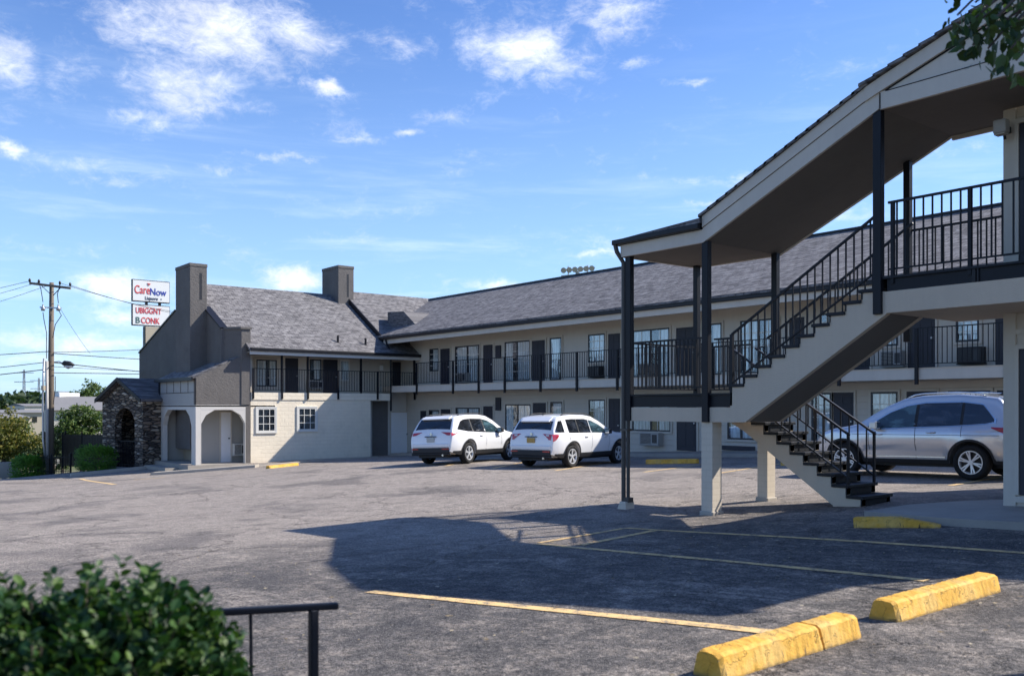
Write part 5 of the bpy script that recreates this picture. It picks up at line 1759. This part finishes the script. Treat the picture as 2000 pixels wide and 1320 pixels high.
# big bush in the foreground: many shoots carrying leaf pairs
def fore_bush():
    r = np.random.default_rng(5)
    lobes = [((40, 2.55), (.50, .45, .45), -.91), ((225, 2.62), (.37, .36, .47), -.90), ((310, 2.72), (.28, .30, .42), -.92), ((400, 2.8), (.19, .22, .34), -1.09), ((-260, 2.6), (.7, .5, .55), -.9), ((190, 2.55), (.50, .4, .38), -1.25)]
    c0 = cam(200, 2.6)
    t = thing('leafy_bush', 'blurred dense green bush filling the bottom left corner in front of the handrail', 'bush', (c0[0], c0[1], g(*c0)))
    C_, N_ = [], []
    st = MB()
    for (pd, rad, cz) in lobes:
        c = np.array([*cam(*pd), cz])
        n = int(1350 * rad[0] * rad[2] / .2)
        for i in range(n):
            d = r.normal(size=3); d[2] = abs(d[2]) * .9 - .25; d /= np.linalg.norm(d)
            k = r.uniform(.55, 1.0)
            root = c + d * np.array(rad) * k * .8
            dirv = d * .5 + np.array([0, 0, .75]) + r.normal(size=3) * .25; dirv /= np.linalg.norm(dirv)
            Ls = r.uniform(.05, .14) * (1.7 if r.random() < .02 else 1)
            if i % 4 == 0: st.tube([tuple(root - dirv * .05), tuple(root + dirv * Ls * .7)], .0022, 4)
            m = int(Ls / .02)
            for j in range(m):
                s_ = r.normal(size=3); s_ -= dirv * s_.dot(dirv); s_ /= np.linalg.norm(s_)
                for sg in (1, -1):
                    C_.append(root + dirv * (j * .02) + s_ * sg * .017); N_.append(s_ * sg + dirv * .7)
    C_ = np.array(C_); N_ = np.array(N_)
    t_ = N_ / np.linalg.norm(N_, axis=1)[:, None]
    n = len(C_)
    q = r.normal(size=(n, 3)) * .5 + np.array([0, 0, 1.0])
    s = np.cross(t_, q); s /= np.linalg.norm(s, axis=1)[:, None]
    nn = np.cross(s, t_)
    sz = r.uniform(.022, .046, size=(n, 1))
    a0 = C_ - t_ * sz * .5; a3 = C_ + t_ * sz * .5
    b1 = C_ - t_ * sz * .12 + s * sz * .34 + nn * sz * .07; b2 = C_ + t_ * sz * .22 + s * sz * .30 + nn * sz * .07
    d1 = C_ - t_ * sz * .12 - s * sz * .34 + nn * sz * .07; d2 = C_ + t_ * sz * .22 - s * sz * .30 + nn * sz * .07
    V = np.stack([a0, b1, b2, a3, d2, d1], 1).reshape(-1, 3)
    mb = MB(); mb.v = [tuple(x) for x in V]
    mb.f = [f for i in range(n) for f in ((6 * i, 6 * i + 1, 6 * i + 2, 6 * i + 3), (6 * i, 6 * i + 3, 6 * i + 4, 6 * i + 5))]
    mb.build('foliage', 'leaf_bush', t)
    for pd in ((0, 2.6), (150, 2.6), (260, 2.65), (330, 2.75), (90, 2.5)):
        u, v = cam(*pd)
        for a in range(4):
            du, dv = r.uniform(-.18, .18, 2)
            st.tube([(u, v, g(u, v) - .05), (u + du * .4, v + dv * .4, -1.25), (u + du, v + dv, -.85)], [.014, .010, .005], 6)
    st.build('stems', 'bark', t)
    return n
fore_bush()

def broad_leaves(C_, size, seed):
    r = np.random.default_rng(seed)
    n = len(C_)
    t_ = r.normal(size=(n, 3)) * .55; t_[:, 2] -= .9; t_ /= np.linalg.norm(t_, axis=1)[:, None]
    q = r.normal(size=(n, 3)); s = np.cross(t_, q); s /= np.linalg.norm(s, axis=1)[:, None]
    nn = np.cross(s, t_)
    sz = size * r.uniform(.6, 1.25, size=(n, 1))
    a0 = C_ - t_ * sz * .5; a3 = C_ + t_ * sz * .62
    b1 = C_ - t_ * sz * .28 + s * sz * .30 + nn * sz * .06; b2 = C_ + t_ * sz * .10 + s * sz * .33 + nn * sz * .09; b3 = C_ + t_ * sz * .38 + s * sz * .15 + nn * sz * .04
    d1 = C_ - t_ * sz * .28 - s * sz * .30 + nn * sz * .06; d2 = C_ + t_ * sz * .10 - s * sz * .33 + nn * sz * .09; d3 = C_ + t_ * sz * .38 - s * sz * .15 + nn * sz * .04
    V = np.stack([a0, b1, b2, b3, a3, d3, d2, d1], 1).reshape(-1, 3)
    mb = MB(); mb.v = [tuple(x) for x in V]
    mb.f = [f for i in range(n) for f in ((8 * i, 8 * i + 1, 8 * i + 2, 8 * i + 3, 8 * i + 4), (8 * i, 8 * i + 4, 8 * i + 5, 8 * i + 6, 8 * i + 7))]
    return mb
# tree reaching in from the upper right
def side_tree():
    r = np.random.default_rng(9)
    X, Y = 5.6, 5.6
    tu, tv = X * RT[0] + Y * FW[0], X * RT[1] + Y * FW[1]
    t = thing('overhanging_tree', 'leafy branch of a tree hanging into the top right corner', 'tree', (tu, tv, g(tu, tv)))
    mb = MB()
    zb = g(tu, tv)
    mb.tube([(tu, tv, zb - .2), (tu + .1, tv, 1.0), (tu, tv + .1, 3.2), (tu - .1, tv, 5.2)], [.17, .14, .11, .04], 10)
    C_ = []
    def twig(p0, p1, sag, n, w0, lf=True):
        p0, p1 = np.array(p0), np.array(p1)
        pts = []
        for i in range(n + 1):
            s = i / n
            q = p0 + (p1 - p0) * s; q[2] += sag * s * (1 - s) * 4
            pts.append(q)
        mb.tube([tuple(q) for q in pts], [w0 * (1 - .85 * i / n) + .002 for i in range(n + 1)], 5)
        return pts
    ends = [(1870, 30, 5.2), (1925, 60, 5.0), (1975, 95, 4.9), (1905, 5, 5.4), (1960, 20, 5.1), (1880, 62, 5.3), (1990, 40, 4.8), (1860, -30, 5.3), (1940, -60, 5.1), (1880, -120, 5.4), (2060, 60, 4.9), (2150, 0, 5.0), (2080, -160, 5.2), (1985, 118, 4.9), (1895, 45, 5.0), (1945, 35, 4.9), (1965, 60, 5.3), (1988, 80, 5.1), (1915, 25, 5.0), (1900, 88, 5.1), (1995, 5, 5.0), (1930, 95, 5.2)]
    for e in ends:
        q = P(*e)
        pts = twig((tu, tv, 3.4 + r.uniform(-.5, .8)), q, .35, 8, .028)
        for k_, p in enumerate(pts[4:]):
            for j in range(13 if k_ < 4 else 9):
                o_ = r.normal(size=3) * np.array([.11, .11, .10]); o_[2] -= .05
                if k_ >= 4: o_ = r.normal(size=3) * .045; o_[2] -= .05
                C_.append(p + o_)
    for i in range(1500):
        d = r.normal(size=3); d /= np.linalg.norm(d)
        C_.append(np.array([tu, tv, 4.9]) + d * np.array([1.5, 1.5, 1.2]) * r.uniform(.5, 1))
    C_ = np.array(C_)
    mb.build('branches', 'bark', t)
    broad_leaves(C_, .078, 4).build('foliage', 'leaf_tree', t)
side_tree()

def hedge(name, label, p, d, w, dep, h, mat, seed, n=2600, leaf=.10, cat='bush', group=None):
    u, v = cam(p, d)
    z = gz_(u, v) if u < LOT_W else g(u, v)
    t = thing(name, label, cat, (u, v, z), group)
    r = np.random.default_rng(seed)
    dd = r.normal(size=(n, 3)); dd /= np.linalg.norm(dd, axis=1)[:, None]
    dd = np.sign(dd) * np.abs(dd) ** .7
    k = r.uniform(.7, 1.05, size=(n, 1))
    lx, ly = r.normal(size=(2, n)) * 0
    C_ = np.array([u, v, z + h * .5]) + (dd * k)[:, :3] * np.array([0, 0, h * .52])
    C_[:, 0] += (dd[:, 0] * w / 2 * RT[0] + dd[:, 1] * dep / 2 * FW[0]) * k[:, 0]
    C_[:, 1] += (dd[:, 0] * w / 2 * RT[1] + dd[:, 1] * dep / 2 * FW[1]) * k[:, 0]
    C_ += r.normal(size=C_.shape) * .06
    leaf_mesh(C_, leaf, seed).build('foliage', mat, t)
    mb = MB()
    for i in range(5):
        a, b = r.uniform(-.3, .3, 2)
        mb.tube([(u, v, z - .1), (u + a * .5, v + b * .5, z + h * .4), (u + a * 1.6, v + b * 1.6, z + h * .85)], [.04, .025, .01], 5)
    mb.build('stems', 'bark', t)
    return t
hedge('clipped_bush', 'bright green clipped bush left of the low iron fence', 53, 50, 1.55, 1.3, 1.55, 'leaf_hedge', 31, 3600, .13)
hedge('clipped_bush', 'bright green clipped hedge in front of the stone entry', 188, 48.6, 2.1, 1.1, 1.35, 'leaf_hedge', 32, 4200, .12)
hedge('shrub', 'loose dark green shrub behind the low iron fence', 68, 58, 2.2, 1.5, 2.6, 'leaf_dark', 33, 2400, .2)
def lt(name, label, p, d, ytop, wpx, mat, seed, hfrac=.55, n_cl=70, per=50, leaf=.25, group='trees beyond the lot', cat='tree'):
    b = on_ground(p, d)
    zt_ = (HY - ytop) / F * d
    h = zt_ - b[2]
    rx = wpx / 2 / F * d
    tree(name, label, cat, b, h, (rx, rx, h * hfrac * .5), mat, n_cl, per, leaf, rx * .35, seed, group, max(.08, h * .03), 7, b[2] + h - h * hfrac * .5)
lt('autumn_tree', 'yellowing tree at the left edge of the picture', 8, 56, 800, 105, 'leaf_yellow', 41, .62, 90, 55, .22)
lt('small_tree', 'yellow green small tree just left of the wooden pole', 52, 60, 845, 62, 'leaf_yellow', 42, .65, 50, 50, .2)
lt('round_tree', 'round olive green tree between the wooden pole and the stone entry', 160, 66, 790, 92, 'leaf_green', 43, .72, 110, 60, .25)
lt('round_tree', 'dark green tree top rising above the grey neighbouring roof', 176, 150, 748, 70, 'leaf_green', 44, .7, 80, 60, .5)
lt('round_tree', 'low dark tree just right of the pole above the neighbouring roof', 135, 170, 757, 60, 'leaf_dark', 45, .8, 60, 60, .5)
lt('small_tree', 'dark green small tree right behind the conduit pipes of the pole', 105, 72, 835, 45, 'leaf_dark', 46, .6, 50, 50, .25)
lt('small_tree', 'mid green low tree in front of the sheds at the far left', 30, 88, 818, 70, 'leaf_green', 47, .75, 60, 50, .28)
lt('small_tree', 'dark low tree filling the gap just left of the pole base', 82, 64, 858, 50, 'leaf_dark', 48, .8, 50, 50, .22)
lt('small_tree', 'olive low tree behind the tall iron fence panel', 122, 78, 822, 50, 'leaf_green', 49, .8, 50, 50, .25)
# far woods: one mass
def woods():
    r = np.random.default_rng(3)
    C_ = []
    for i in range(150):
        p = r.uniform(-500, 175); d = r.uniform(260, 420)
        u, v = cam(p, d)
        top = (HY - r.uniform(764, 782)) / F * d
        rr = r.uniform(5, 9)
        c = np.array([u, v, top - rr * .8])
        dd = r.normal(size=(170, 3)); dd /= np.linalg.norm(dd, axis=1)[:, None]
        C_.append(c + dd * rr * np.array([1, 1, .85]) * r.uniform(.7, 1, size=(170, 1)))
        C_.append(c + dd[:60] * np.array([rr, rr, 1]) * .8 - np.array([0, 0, rr * .8]))
    C_ = np.concatenate(C_)
    o = leaf_mesh(C_, 2.3, 8, .1, .9).build('distant_woods', 'leaf_dark')
    o['kind'] = 'stuff'
woods()

# ================================================================= FENCES
def picket(label, pts, h, sp, name='iron_fence', solid=False, rod=.022, zoff=0):
    t = thing(name, label, 'fence', (pts[0][0], pts[0][1], pts[0][2]))
    pk = MB(); rl = MB()
    for a, b in zip(pts[:-1], pts[1:]):
        a, b = np.array(a), np.array(b)
        L = np.linalg.norm(b[:2] - a[:2]); n = max(2, int(L / sp))
        for i in range(n + 1):
            q = a + (b - a) * i / n
            if solid: 
                q2 = a + (b - a) * min(1, (i + .82) / n)
                if i < n: pk.bar((q[0], q[1], q[2] + h / 2), (q2[0], q2[1], q2[2] + h / 2), .02, h + .03 * (i % 2))
            else:
                pk.bar((q[0], q[1], q[2]), (q[0], q[1], q[2] + h + .06), rod)
        for hh in (.12, h * .92):
            rl.bar((a[0], a[1], a[2] + hh), (b[0], b[1], b[2] + hh), .035)
    pk.build('boards' if solid else 'pickets', 'black', t)
    rl.build('rails', 'black', t)
    for q in pts:
        mb = MB(); mb.box(q[0] - .04, q[0] + .04, q[1] - .04, q[1] + .04, q[2] - .2, q[2] + h + .12); mb.build('fence_post', 'black', t)
    return t
def G3(p, q): return gp(p, q)
def at(p, d):
    u, v = cam(p, d); return (u, v, g(max(u, LOT_W), v))
picket('low black iron fence between the clipped bush and the hedge', [at(74, 50.5), at(100, 49.6), at(138, 49.0)], .95, .13)
picket('tall dark board fence behind the hedge beside the stone entry', [at(122, 55), at(160, 53.5), at(207, 52)], 1.85, .17, 'board_fence', True)
picket('tall black iron fence panel behind the wooden pole', [at(86, 57), at(128, 55.5)], 1.9, .14)
# retaining wall at the far left
mb = MB()
a, b = at(-160, 49), at(32, 52.5)
mb.bar((a[0], a[1], a[2] + .1), (b[0], b[1], b[2] + .1), .3, .9)
tag(mb.build('low_wall', 'kerb'), 'low cream concrete wall at the far left edge of the lot', 'wall')

# ================================================================= UTILITY POLE
pd_ = 51.0
pb = cam(99, pd_)
zgp = g(max(pb[0], LOT_W), pb[1]) - .1
def Q(p, q, d=pd_): return P(p, q, d)
PO = thing('utility_pole', 'weathered wooden utility pole with one crossarm, transformer gear and conduit pipes', 'utility pole', (pb[0], pb[1], zgp))
x0, y0, z0 = Q(98, 930); x1, y1, z1 = Q(101, 552)
mb = MB(); mb.tube([(x0, y0, zgp - .3), ((x0 + x1) / 2, (y0 + y1) / 2, (zgp + z1) / 2), (x1, y1, z1)], [.20, .165, .115], 14); mb.build('pole', 'pole_wood', PO, smooth=True)
mb = MB(); mb.bar(Q(58, 553, 50.8), Q(138, 563, 50.8), .11, .13); ca = mb.build('crossarm', 'pole_wood', PO)
for p, q in ((58, 548), (76, 550), (117, 553), (137, 556)):
    mb = MB(); a = Q(p, q + 3, 50.8); mb.tube([a, (a[0], a[1], a[2] + .12), (a[0], a[1], a[2] + .2)], [.05, .07, .035], 8); mb.build('insulator', 'cladding', ca)
mb = MB()
mb.bar(Q(80, 557, 50.75), Q(98, 574, 50.9), .035); mb.bar(Q(119, 561, 50.75), Q(104, 577, 50.9), .035); mb.build('brace', 'black', PO)
mb = MB(); mb.bar(Q(78, 600, 50.9), Q(120, 602, 50.9), .07); mb.build('equipment_arm', 'steel', PO)
for p in (84, 114):
    mb = MB(); a = Q(p, 607, 50.7); mb.tube([a, (a[0], a[1], a[2] + .16), (a[0], a[1], a[2] + .22), (a[0], a[1], a[2] + .36)], [.10, .12, .05, .04], 10); mb.build('cutout', 'steel', PO, smooth=True)
mb = MB()
for pts in ([(84, 610), (86, 625), (91, 650), (91, 700)], [(114, 605), (120, 616), (108, 634), (103, 660)], [(76, 552), (80, 565), (84, 590)], [(117, 556), (112, 575), (114, 592)], [(108, 735), (108, 760), (104, 790)]):
    mb.tube([Q(p, q, 50.72) for p, q in pts], .022, 5)
mb.build('jumper_cables', 'wire', PO)
mb = MB(); a, b = Q(91.5, 705, 50.6), Q(92.5, 925, 50.6); mb.tube([a, b], .085, 10); mb.build('conduit', 'ac_grey', PO, smooth=True)
mb = MB(); a, b = Q(86, 700, 50.5), Q(84, 760, 50.5); mb.tube([a, b, Q(84, 860, 50.5), Q(90, 905, 50.5)], .055, 10); mb.build('conduit', 'steel', PO, smooth=True)
mb = MB(); a = Q(84.5, 762, 50.45); mb.tube([a, (a[0], a[1], a[2] + .25)], .11, 10); mb.build('meter', 'lens_red' if False else 'tan', PO)
mb = MB(); mb.tube([Q(106, 707, 50.8), Q(116, 706, 50.4), Q(124, 711, 50.2)], .03, 6); la = mb.build('lamp_arm', 'steel', PO)
a = Q(131, 713, 50.1)
mb = MB(); mb.tube([Q(121, 710, 50.1), Q(126, 709.5, 50.1), Q(136, 710.5, 50.1), Q(145, 713, 50.1)], [.06, .16, .15, .05], 10); mb.build('lamp_head', 'cladding', la, smooth=True)
mb = MB(); mb.tube([Q(126, 714, 50.1), Q(133, 716, 50.1), Q(142, 715, 50.1)], [.08, .13, .06], 10); mb.build('lamp_lens', 'lens_white', la, smooth=True)
# power lines
def cable(a, b, sag, r, label, n=16):
    a, b = Vector(a), Vector(b)
    pts = []
    for i in range(n + 1):
        s = i / n; q = a.lerp(b, s); q.z -= sag * 4 * s * (1 - s); pts.append(tuple(q))
    mb = MB(); mb.tube(pts, r * .78, 5)
    return tag(mb.build('power_cable', 'wire'), label, 'cable', 'power cables on the utility pole')
for (pa, pb2, sg, r_, l) in [
    ((58, 549, 50.8), (-620, 600, 62), 1.0, .018, 'thin top cable running left from the tip of the crossarm'),
    ((76, 551, 50.8), (-620, 640, 62), 1.1, .016, 'thin cable running left from the second crossarm insulator'),
    ((98, 556, 50.8), (-620, 676, 62), 1.2, .016, 'thin cable running left from the middle of the crossarm'),
    ((117, 553, 50.8), (620, 606, 85), 1.3, .018, 'thin top cable running right past the signs'),
    ((137, 557, 50.8), (620, 612, 85), 1.3, .018, 'thin cable running right from the right tip of the crossarm'),
    ((99, 686, 50.8), (-620, 704, 62), .3, .028, 'dark cable left of the pole just above the lamp'),
    ((100, 706, 50.8), (-620, 748, 62), .4, .026, 'upper of the two low cables left of the pole'),
    ((100, 720, 50.8), (-620, 772, 62), .3, .034, 'thick lowest cable left of the pole'),
    ((104, 688, 50.8), (620, 640, 85), .5, .024, 'highest of the mid height cables right of the pole'),
    ((104, 690, 50.8), (620, 712, 85), .2, .030, 'dark cable right of the pole just above the lamp'),
    ((106, 708, 50.8), (620, 742, 85), .3, .036, 'thick cable right of the lamp'),
    ((106, 716, 50.8), (620, 730, 85), .2, .020, 'thin cable right of the pole below the lamp'),
    ((106, 728, 50.8), (620, 742, 85), -.1, .030, 'lowest cable right of the pole'),
    ((118, 603, 50.8), (176, 690, 54), .1, .012, 'slanting guy cable from the equipment arm')]:
    cable(P(*pa), P(*pb2), sg, r_, l)

# ================================================================= SIGN
sd_ = 80.0
X0, Y0 = (258 - CX) / F * sd_, sd_
def SV(t_, z, off=0.0):      # point on the sign face: t along y, off towards +x
    u, v = cam(258, sd_)
    return (u + off, v + t_, z)
wS = 3.28
s0 = cam(258, sd_)
bz = -6.0
SG = thing('pylon_sign', 'tall roadside sign with two white lettered panels above the gable roof', 'sign', (s0[0], s0[1] + wS / 2, bz))
def zs_(q): return (HY - q) / F * sd_
def sign_panel(z0, z1, name):
    mb = MB(); u, v = s0
    mb.box(u - .30, u - .05, v, v + wS, z0, z1)
    p_ = mb.build(name, 'gutter', SG, bevel=.02)
    mb = MB(); mb.box(u - .049, u - .02, v + .07, v + wS - .05, z0 + .08, z1 - .07); mb.build('sign_face', 'white_paint', p_)
    return p_
pA = sign_panel(zs_(588), zs_(544.5), 'sign_cabinet')
pB = sign_panel(zs_(635), zs_(593), 'sign_cabinet')
mb = MB(); u, v = s0
mb.box(u - .26, u - .10, v + 1.15, v + 1.38, zs_(593) - .05, zs_(588) + .05); mb.box(u - .26, u - .10, v + 2.3, v + 2.53, zs_(593) - .05, zs_(588) + .05)
mb.build('spacer', 'gutter', SG)
mb = MB(); mb.box(u - .32, u + .12, v + 1.1, v + 2.5, bz, zs_(636)); mb.build('pylon', 'tan', SG)
mb = MB(); mb.box(u - .36, u + .16, v + 1.02, v + 1.10, bz, zs_(636)); mb.build('pylon_edge', 'gutter', SG)
M['ink_red'] = simple('red_lettering', (.62, .045, .045), .5, .05, 3)
M['ink_blue'] = simple('blue_lettering', (.03, .05, .36), .5, .05, 3)
M['ink_grey'] = simple('dark_lettering', (.06, .065, .10), .5, .05, 3)
M['ink_green'] = simple('green_lettering', (.07, .14, .12), .5, .05, 3)
def sign_text(s, t_, z, size, mat, par, ext_=.012, width=None, slant=0, name='lettering'):
    cu = bpy.data.curves.new('lettering', 'FONT'); cu.body = s; cu.size = size; cu.extrude = ext_; cu.offset = .008; cu.shear = slant
    cu.align_x = 'LEFT'
    tmp = bpy.data.objects.new('tmp', cu); COL.objects.link(tmp)
    bpy.context.view_layer.update()
    me = bpy.data.meshes.new_from_object(tmp.evaluated_get(bpy.context.evaluated_depsgraph_get()))
    bpy.data.objects.remove(tmp)
    xs_ = [v_.co.x for v_ in me.vertices]; wx = max(xs_) - min(xs_)
    sx = (width / wx) if width else 1.0
    mb = MB(local=False)
    for v_ in me.vertices:
        mb.v.append((s0[0] - .006 + v_.co.z, s0[1] + t_ + (v_.co.x - min(xs_)) * sx, z + v_.co.y))
    mb.f = [tuple(p_.vertices) for p_ in me.polygons]
    o = mb.build(name, mat, par)
    bpy.data.meshes.remove(me)
    return o
zA1 = zs_(571); 
sign_text('Care', .22, zA1 - .04, 1.02, 'ink_red', pA, width=1.30)
sign_text('Now', 1.55, zA1 - .10, .86, 'ink_blue', pA, width=1.42)
mb = MB()
for a_, b_ in (((1.30, zs_(551)), (1.56, zs_(551.5))), ((1.34, zs_(552.5)), (1.44, zs_(555))), ((1.44, zs_(555)), (1.54, zs_(552)))):
    mb.bar((s0[0] + .0, s0[1] + a_[0], a_[1]), (s0[0] + .0, s0[1] + b_[0], b_[1]), .04, .05, up=(1, 0, 0))
mb.build('flourish', 'ink_red', pA)
sign_text('Liquore', 1.12, zs_(583), .40, 'ink_grey', pA, width=1.10)
mb = MB(); mb.box(s0[0] - .02, s0[0] + .005, s0[1] + 2.46, s0[1] + 2.56, zs_(581.5), zs_(579.5)); mb.build('dot', 'ink_grey', pA)
sign_text('UBIGGNT', .32, zs_(610.5), .72, 'ink_red', pB, width=2.2)
sign_text('B', .32, zs_(630), .76, 'ink_green', pB, width=.36)
sign_text('CONK', .78, zs_(630), .76, 'ink_red', pB, width=1.60)

# ================================================================= FAR BUILDINGS AND BITS
def far_box(name, label, pA_, pB_, d0, d1, ybase, ywall, yroof, wall, roof, cat='building'):
    a = cam(pA_, d0); b = cam(pB_, d1)
    zb = -7.0
    zw = (HY - ywall) / F * d0; zr2 = (HY - yroof) / F * d0
    t = thing(name, label, cat, (a[0], a[1], zb), 'buildings beyond the lot')
    dx_, dy_ = b[0] - a[0], b[1] - a[1]; L = math.hypot(dx_, dy_); nx_, ny_ = -dy_ / L, dx_ / L
    if nx_ * a[0] + ny_ * a[1] < 0: nx_, ny_ = -nx_, -ny_
    D_ = 12
    mb = MB(); mb.prism([(a[0], a[1], zb), (b[0], b[1], zb), (b[0] + nx_ * D_, b[1] + ny_ * D_, zb), (a[0] + nx_ * D_, a[1] + ny_ * D_, zb)], (0, 0, zw - zb)); wl = mb.build('wall', wall, t)
    e = .5
    mb = MB()
    A1 = (a[0] - nx_ * e, a[1] - ny_ * e, zw); B1 = (b[0] - nx_ * e, b[1] - ny_ * e, zw)
    mb.v = [A1, B1, (b[0] + nx_ * D_, b[1] + ny_ * D_, zw), (a[0] + nx_ * D_, a[1] + ny_ * D_, zw), (a[0] + nx_ * D_ / 2, a[1] + ny_ * D_ / 2, zr2), (b[0] + nx_ * D_ / 2, b[1] + ny_ * D_ / 2, zr2)]
    mb.f = [(0, 1, 5, 4), (2, 3, 4, 5), (0, 4, 3), (1, 2, 5), (0, 3, 2, 1)]
    mb.build('roof', roof, t)
    n = max(2, int(L / 5))
    for i in range(n):
        s_ = (i + .5) / n
        c = (a[0] + dx_ * s_, a[1] + dy_ * s_)
        mb = MB(); mb.bar((c[0] - dx_ / L * .8 - nx_ * .04, c[1] - dy_ / L * .8 - ny_ * .04, zw - 1.5), (c[0] + dx_ / L * .8 - nx_ * .04, c[1] + dy_ / L * .8 - ny_ * .04, zw - 1.5), .06, 1.2)
        mb.build('window', 'glass_dark', t)
    return t
far_box('neighbour_building', 'low building with wide pale grey roof behind the round olive tree', 104, 235, 108, 112, 850, 801, 773, 'trim', 'grey_roof')
far_box('distant_shed', 'long pale blue shed in the distance left of the pole', -70, 90, 190, 200, 812, 806, 800, 'tan', 'grey_roof')
far_box('distant_shed', 'beige low shed in the distance at the left edge', -90, 62, 150, 160, 830, 817, 808, 'tan', 'grey_roof')
far_box('distant_shed', 'small white roofed shed in front of the far woods', 48, 100, 240, 245, 800, 793, 788, 'trim', 'grey_roof')
a = cam(126, 112)
V_ = thing('rooftop_unit', 'white rooftop unit on the pale grey neighbouring roof', 'rooftop unit', (a[0], a[1], .6))
mb = MB(); c1_ = P(110, 776, 114); c2_ = P(150, 776, 116)
mb.bar((c1_[0], c1_[1], c1_[2] - .2), (c2_[0], c2_[1], c2_[2] - .2), 1.6, 1.5); mb.build('unit_body', 'white_paint', V_, bevel=.05)
mb = MB(); mb.bar((c1_[0], c1_[1], c1_[2] + .6), ((c1_[0] + c2_[0]) / 2, (c1_[1] + c2_[1]) / 2, c1_[2] + .6), 1.2, .35); mb.build('unit_hood', 'steel', V_)
# far transmission poles
for p, d, q, l in ((47, 300, 722, 'thin distant lattice mast left of the wooden pole, the taller one'), (76, 340, 738, 'thin distant lattice mast close left of the wooden pole')):
    u, v = cam(p, d); zt2 = (HY - q) / F * d; zb = -6.2
    mb = MB()
    for (ex, ey) in ((-.6, -.6), (.6, -.6), (.6, .6), (-.6, .6)):
        mb.bar((u + ex, v + ey, zb), (u + ex * .3, v + ey * .3, zt2), .16)
    n = 9
    for i in range(n):
        za2 = zb + (zt2 - zb) * i / n; zb3 = zb + (zt2 - zb) * (i + 1) / n
        sA, sB = .6 - .4 * i / n, .6 - .4 * (i + 1) / n
        mb.bar((u - sA, v, za2), (u + sB, v, zb3), .10); mb.bar((u + sA, v, za2), (u - sB, v, zb3), .10)
    for zz in (zt2 - 1.0, zt2 - 4):
        mb.bar((u - 3.2 * RT[0], v - 3.2 * RT[1], zz), (u + 3.2 * RT[0], v + 3.2 * RT[1], zz), .22)
    tag(mb.build('transmission_tower', 'steel'), l, 'transmission tower', 'far transmission towers')
# stadium lights over the ridge
sdist = 95
u, v = cam(1128, sdist)
SLt = thing('stadium_lights', 'rack of stadium floodlights showing over the ridge of the long wing', 'floodlights', (u, v, -5))
mb = MB(); c_ = P(1128, 530, sdist); mb.tube([(c_[0], c_[1], -5), c_], .22, 10); mb.build('mast', 'steel', SLt)
mb = MB()
for q_ in (525, 536):
    mb.bar(P(1096, q_ + 3, sdist), P(1162, q_ - 2, sdist), .12)
mb.bar(P(1110, 520, sdist), P(1110, 541, sdist), .1); mb.bar(P(1148, 518, sdist), P(1148, 539, sdist), .1)
mb.build('crossbars', 'steel', SLt)
for i, p in enumerate((1101, 1112, 1123, 1134, 1145, 1156)):
    c_ = P(p, 527 - i * .8, sdist - .3)
    mb = MB(); mb.tube([(c_[0], c_[1], c_[2]), (c_[0] + .25, c_[1] - .25, c_[2] - .12)], [.14, .30], 12); mb.build('floodlamp', 'steel', SLt)
# fallen leaves and grit on the near asphalt
def litter():
    r = np.random.default_rng(77)
    pts = []
    while len(pts) < 1500:
        u = r.uniform(-13, 1); v = r.uniform(1.5, 13)
        if r.random() < .25 or (u + 6) ** 2 / 20 + (v - 8.5) ** 2 / 8 < r.uniform(0, 1.5) or abs(v - 6.5 + .3 * u) < .3: pts.append((u, v))
    pts = np.array(pts)
    z = G(pts[:, 0], pts[:, 1]) + .016
    n = len(pts)
    a = r.uniform(0, 6.28, n); L = r.uniform(.008, .030, n); wd = L * r.uniform(.3, .7, n)
    mb = MB()
    for i in range(n):
        c, s_ = math.cos(a[i]), math.sin(a[i]); x, y = pts[i]
        t1 = r.uniform(-.004, .006)
        mb.add([(x - c * L[i], y - s_ * L[i], z[i]), (x + s_ * wd[i], y - c * wd[i], z[i] + t1), (x + c * L[i], y + s_ * L[i], z[i] + .002), (x - s_ * wd[i], y + c * wd[i], z[i] + .004)], [(0, 1, 2, 3)])
    o = mb.build('leaf_litter', 'leaf_litter'); o['kind'] = 'stuff'
M['leaf_litter'] = leafmat('dry_leaf', (.16, .11, .06), (.30, .24, .15), (.46, .40, .30), .05, .8)
litter()
bpy.context.view_layer.update()
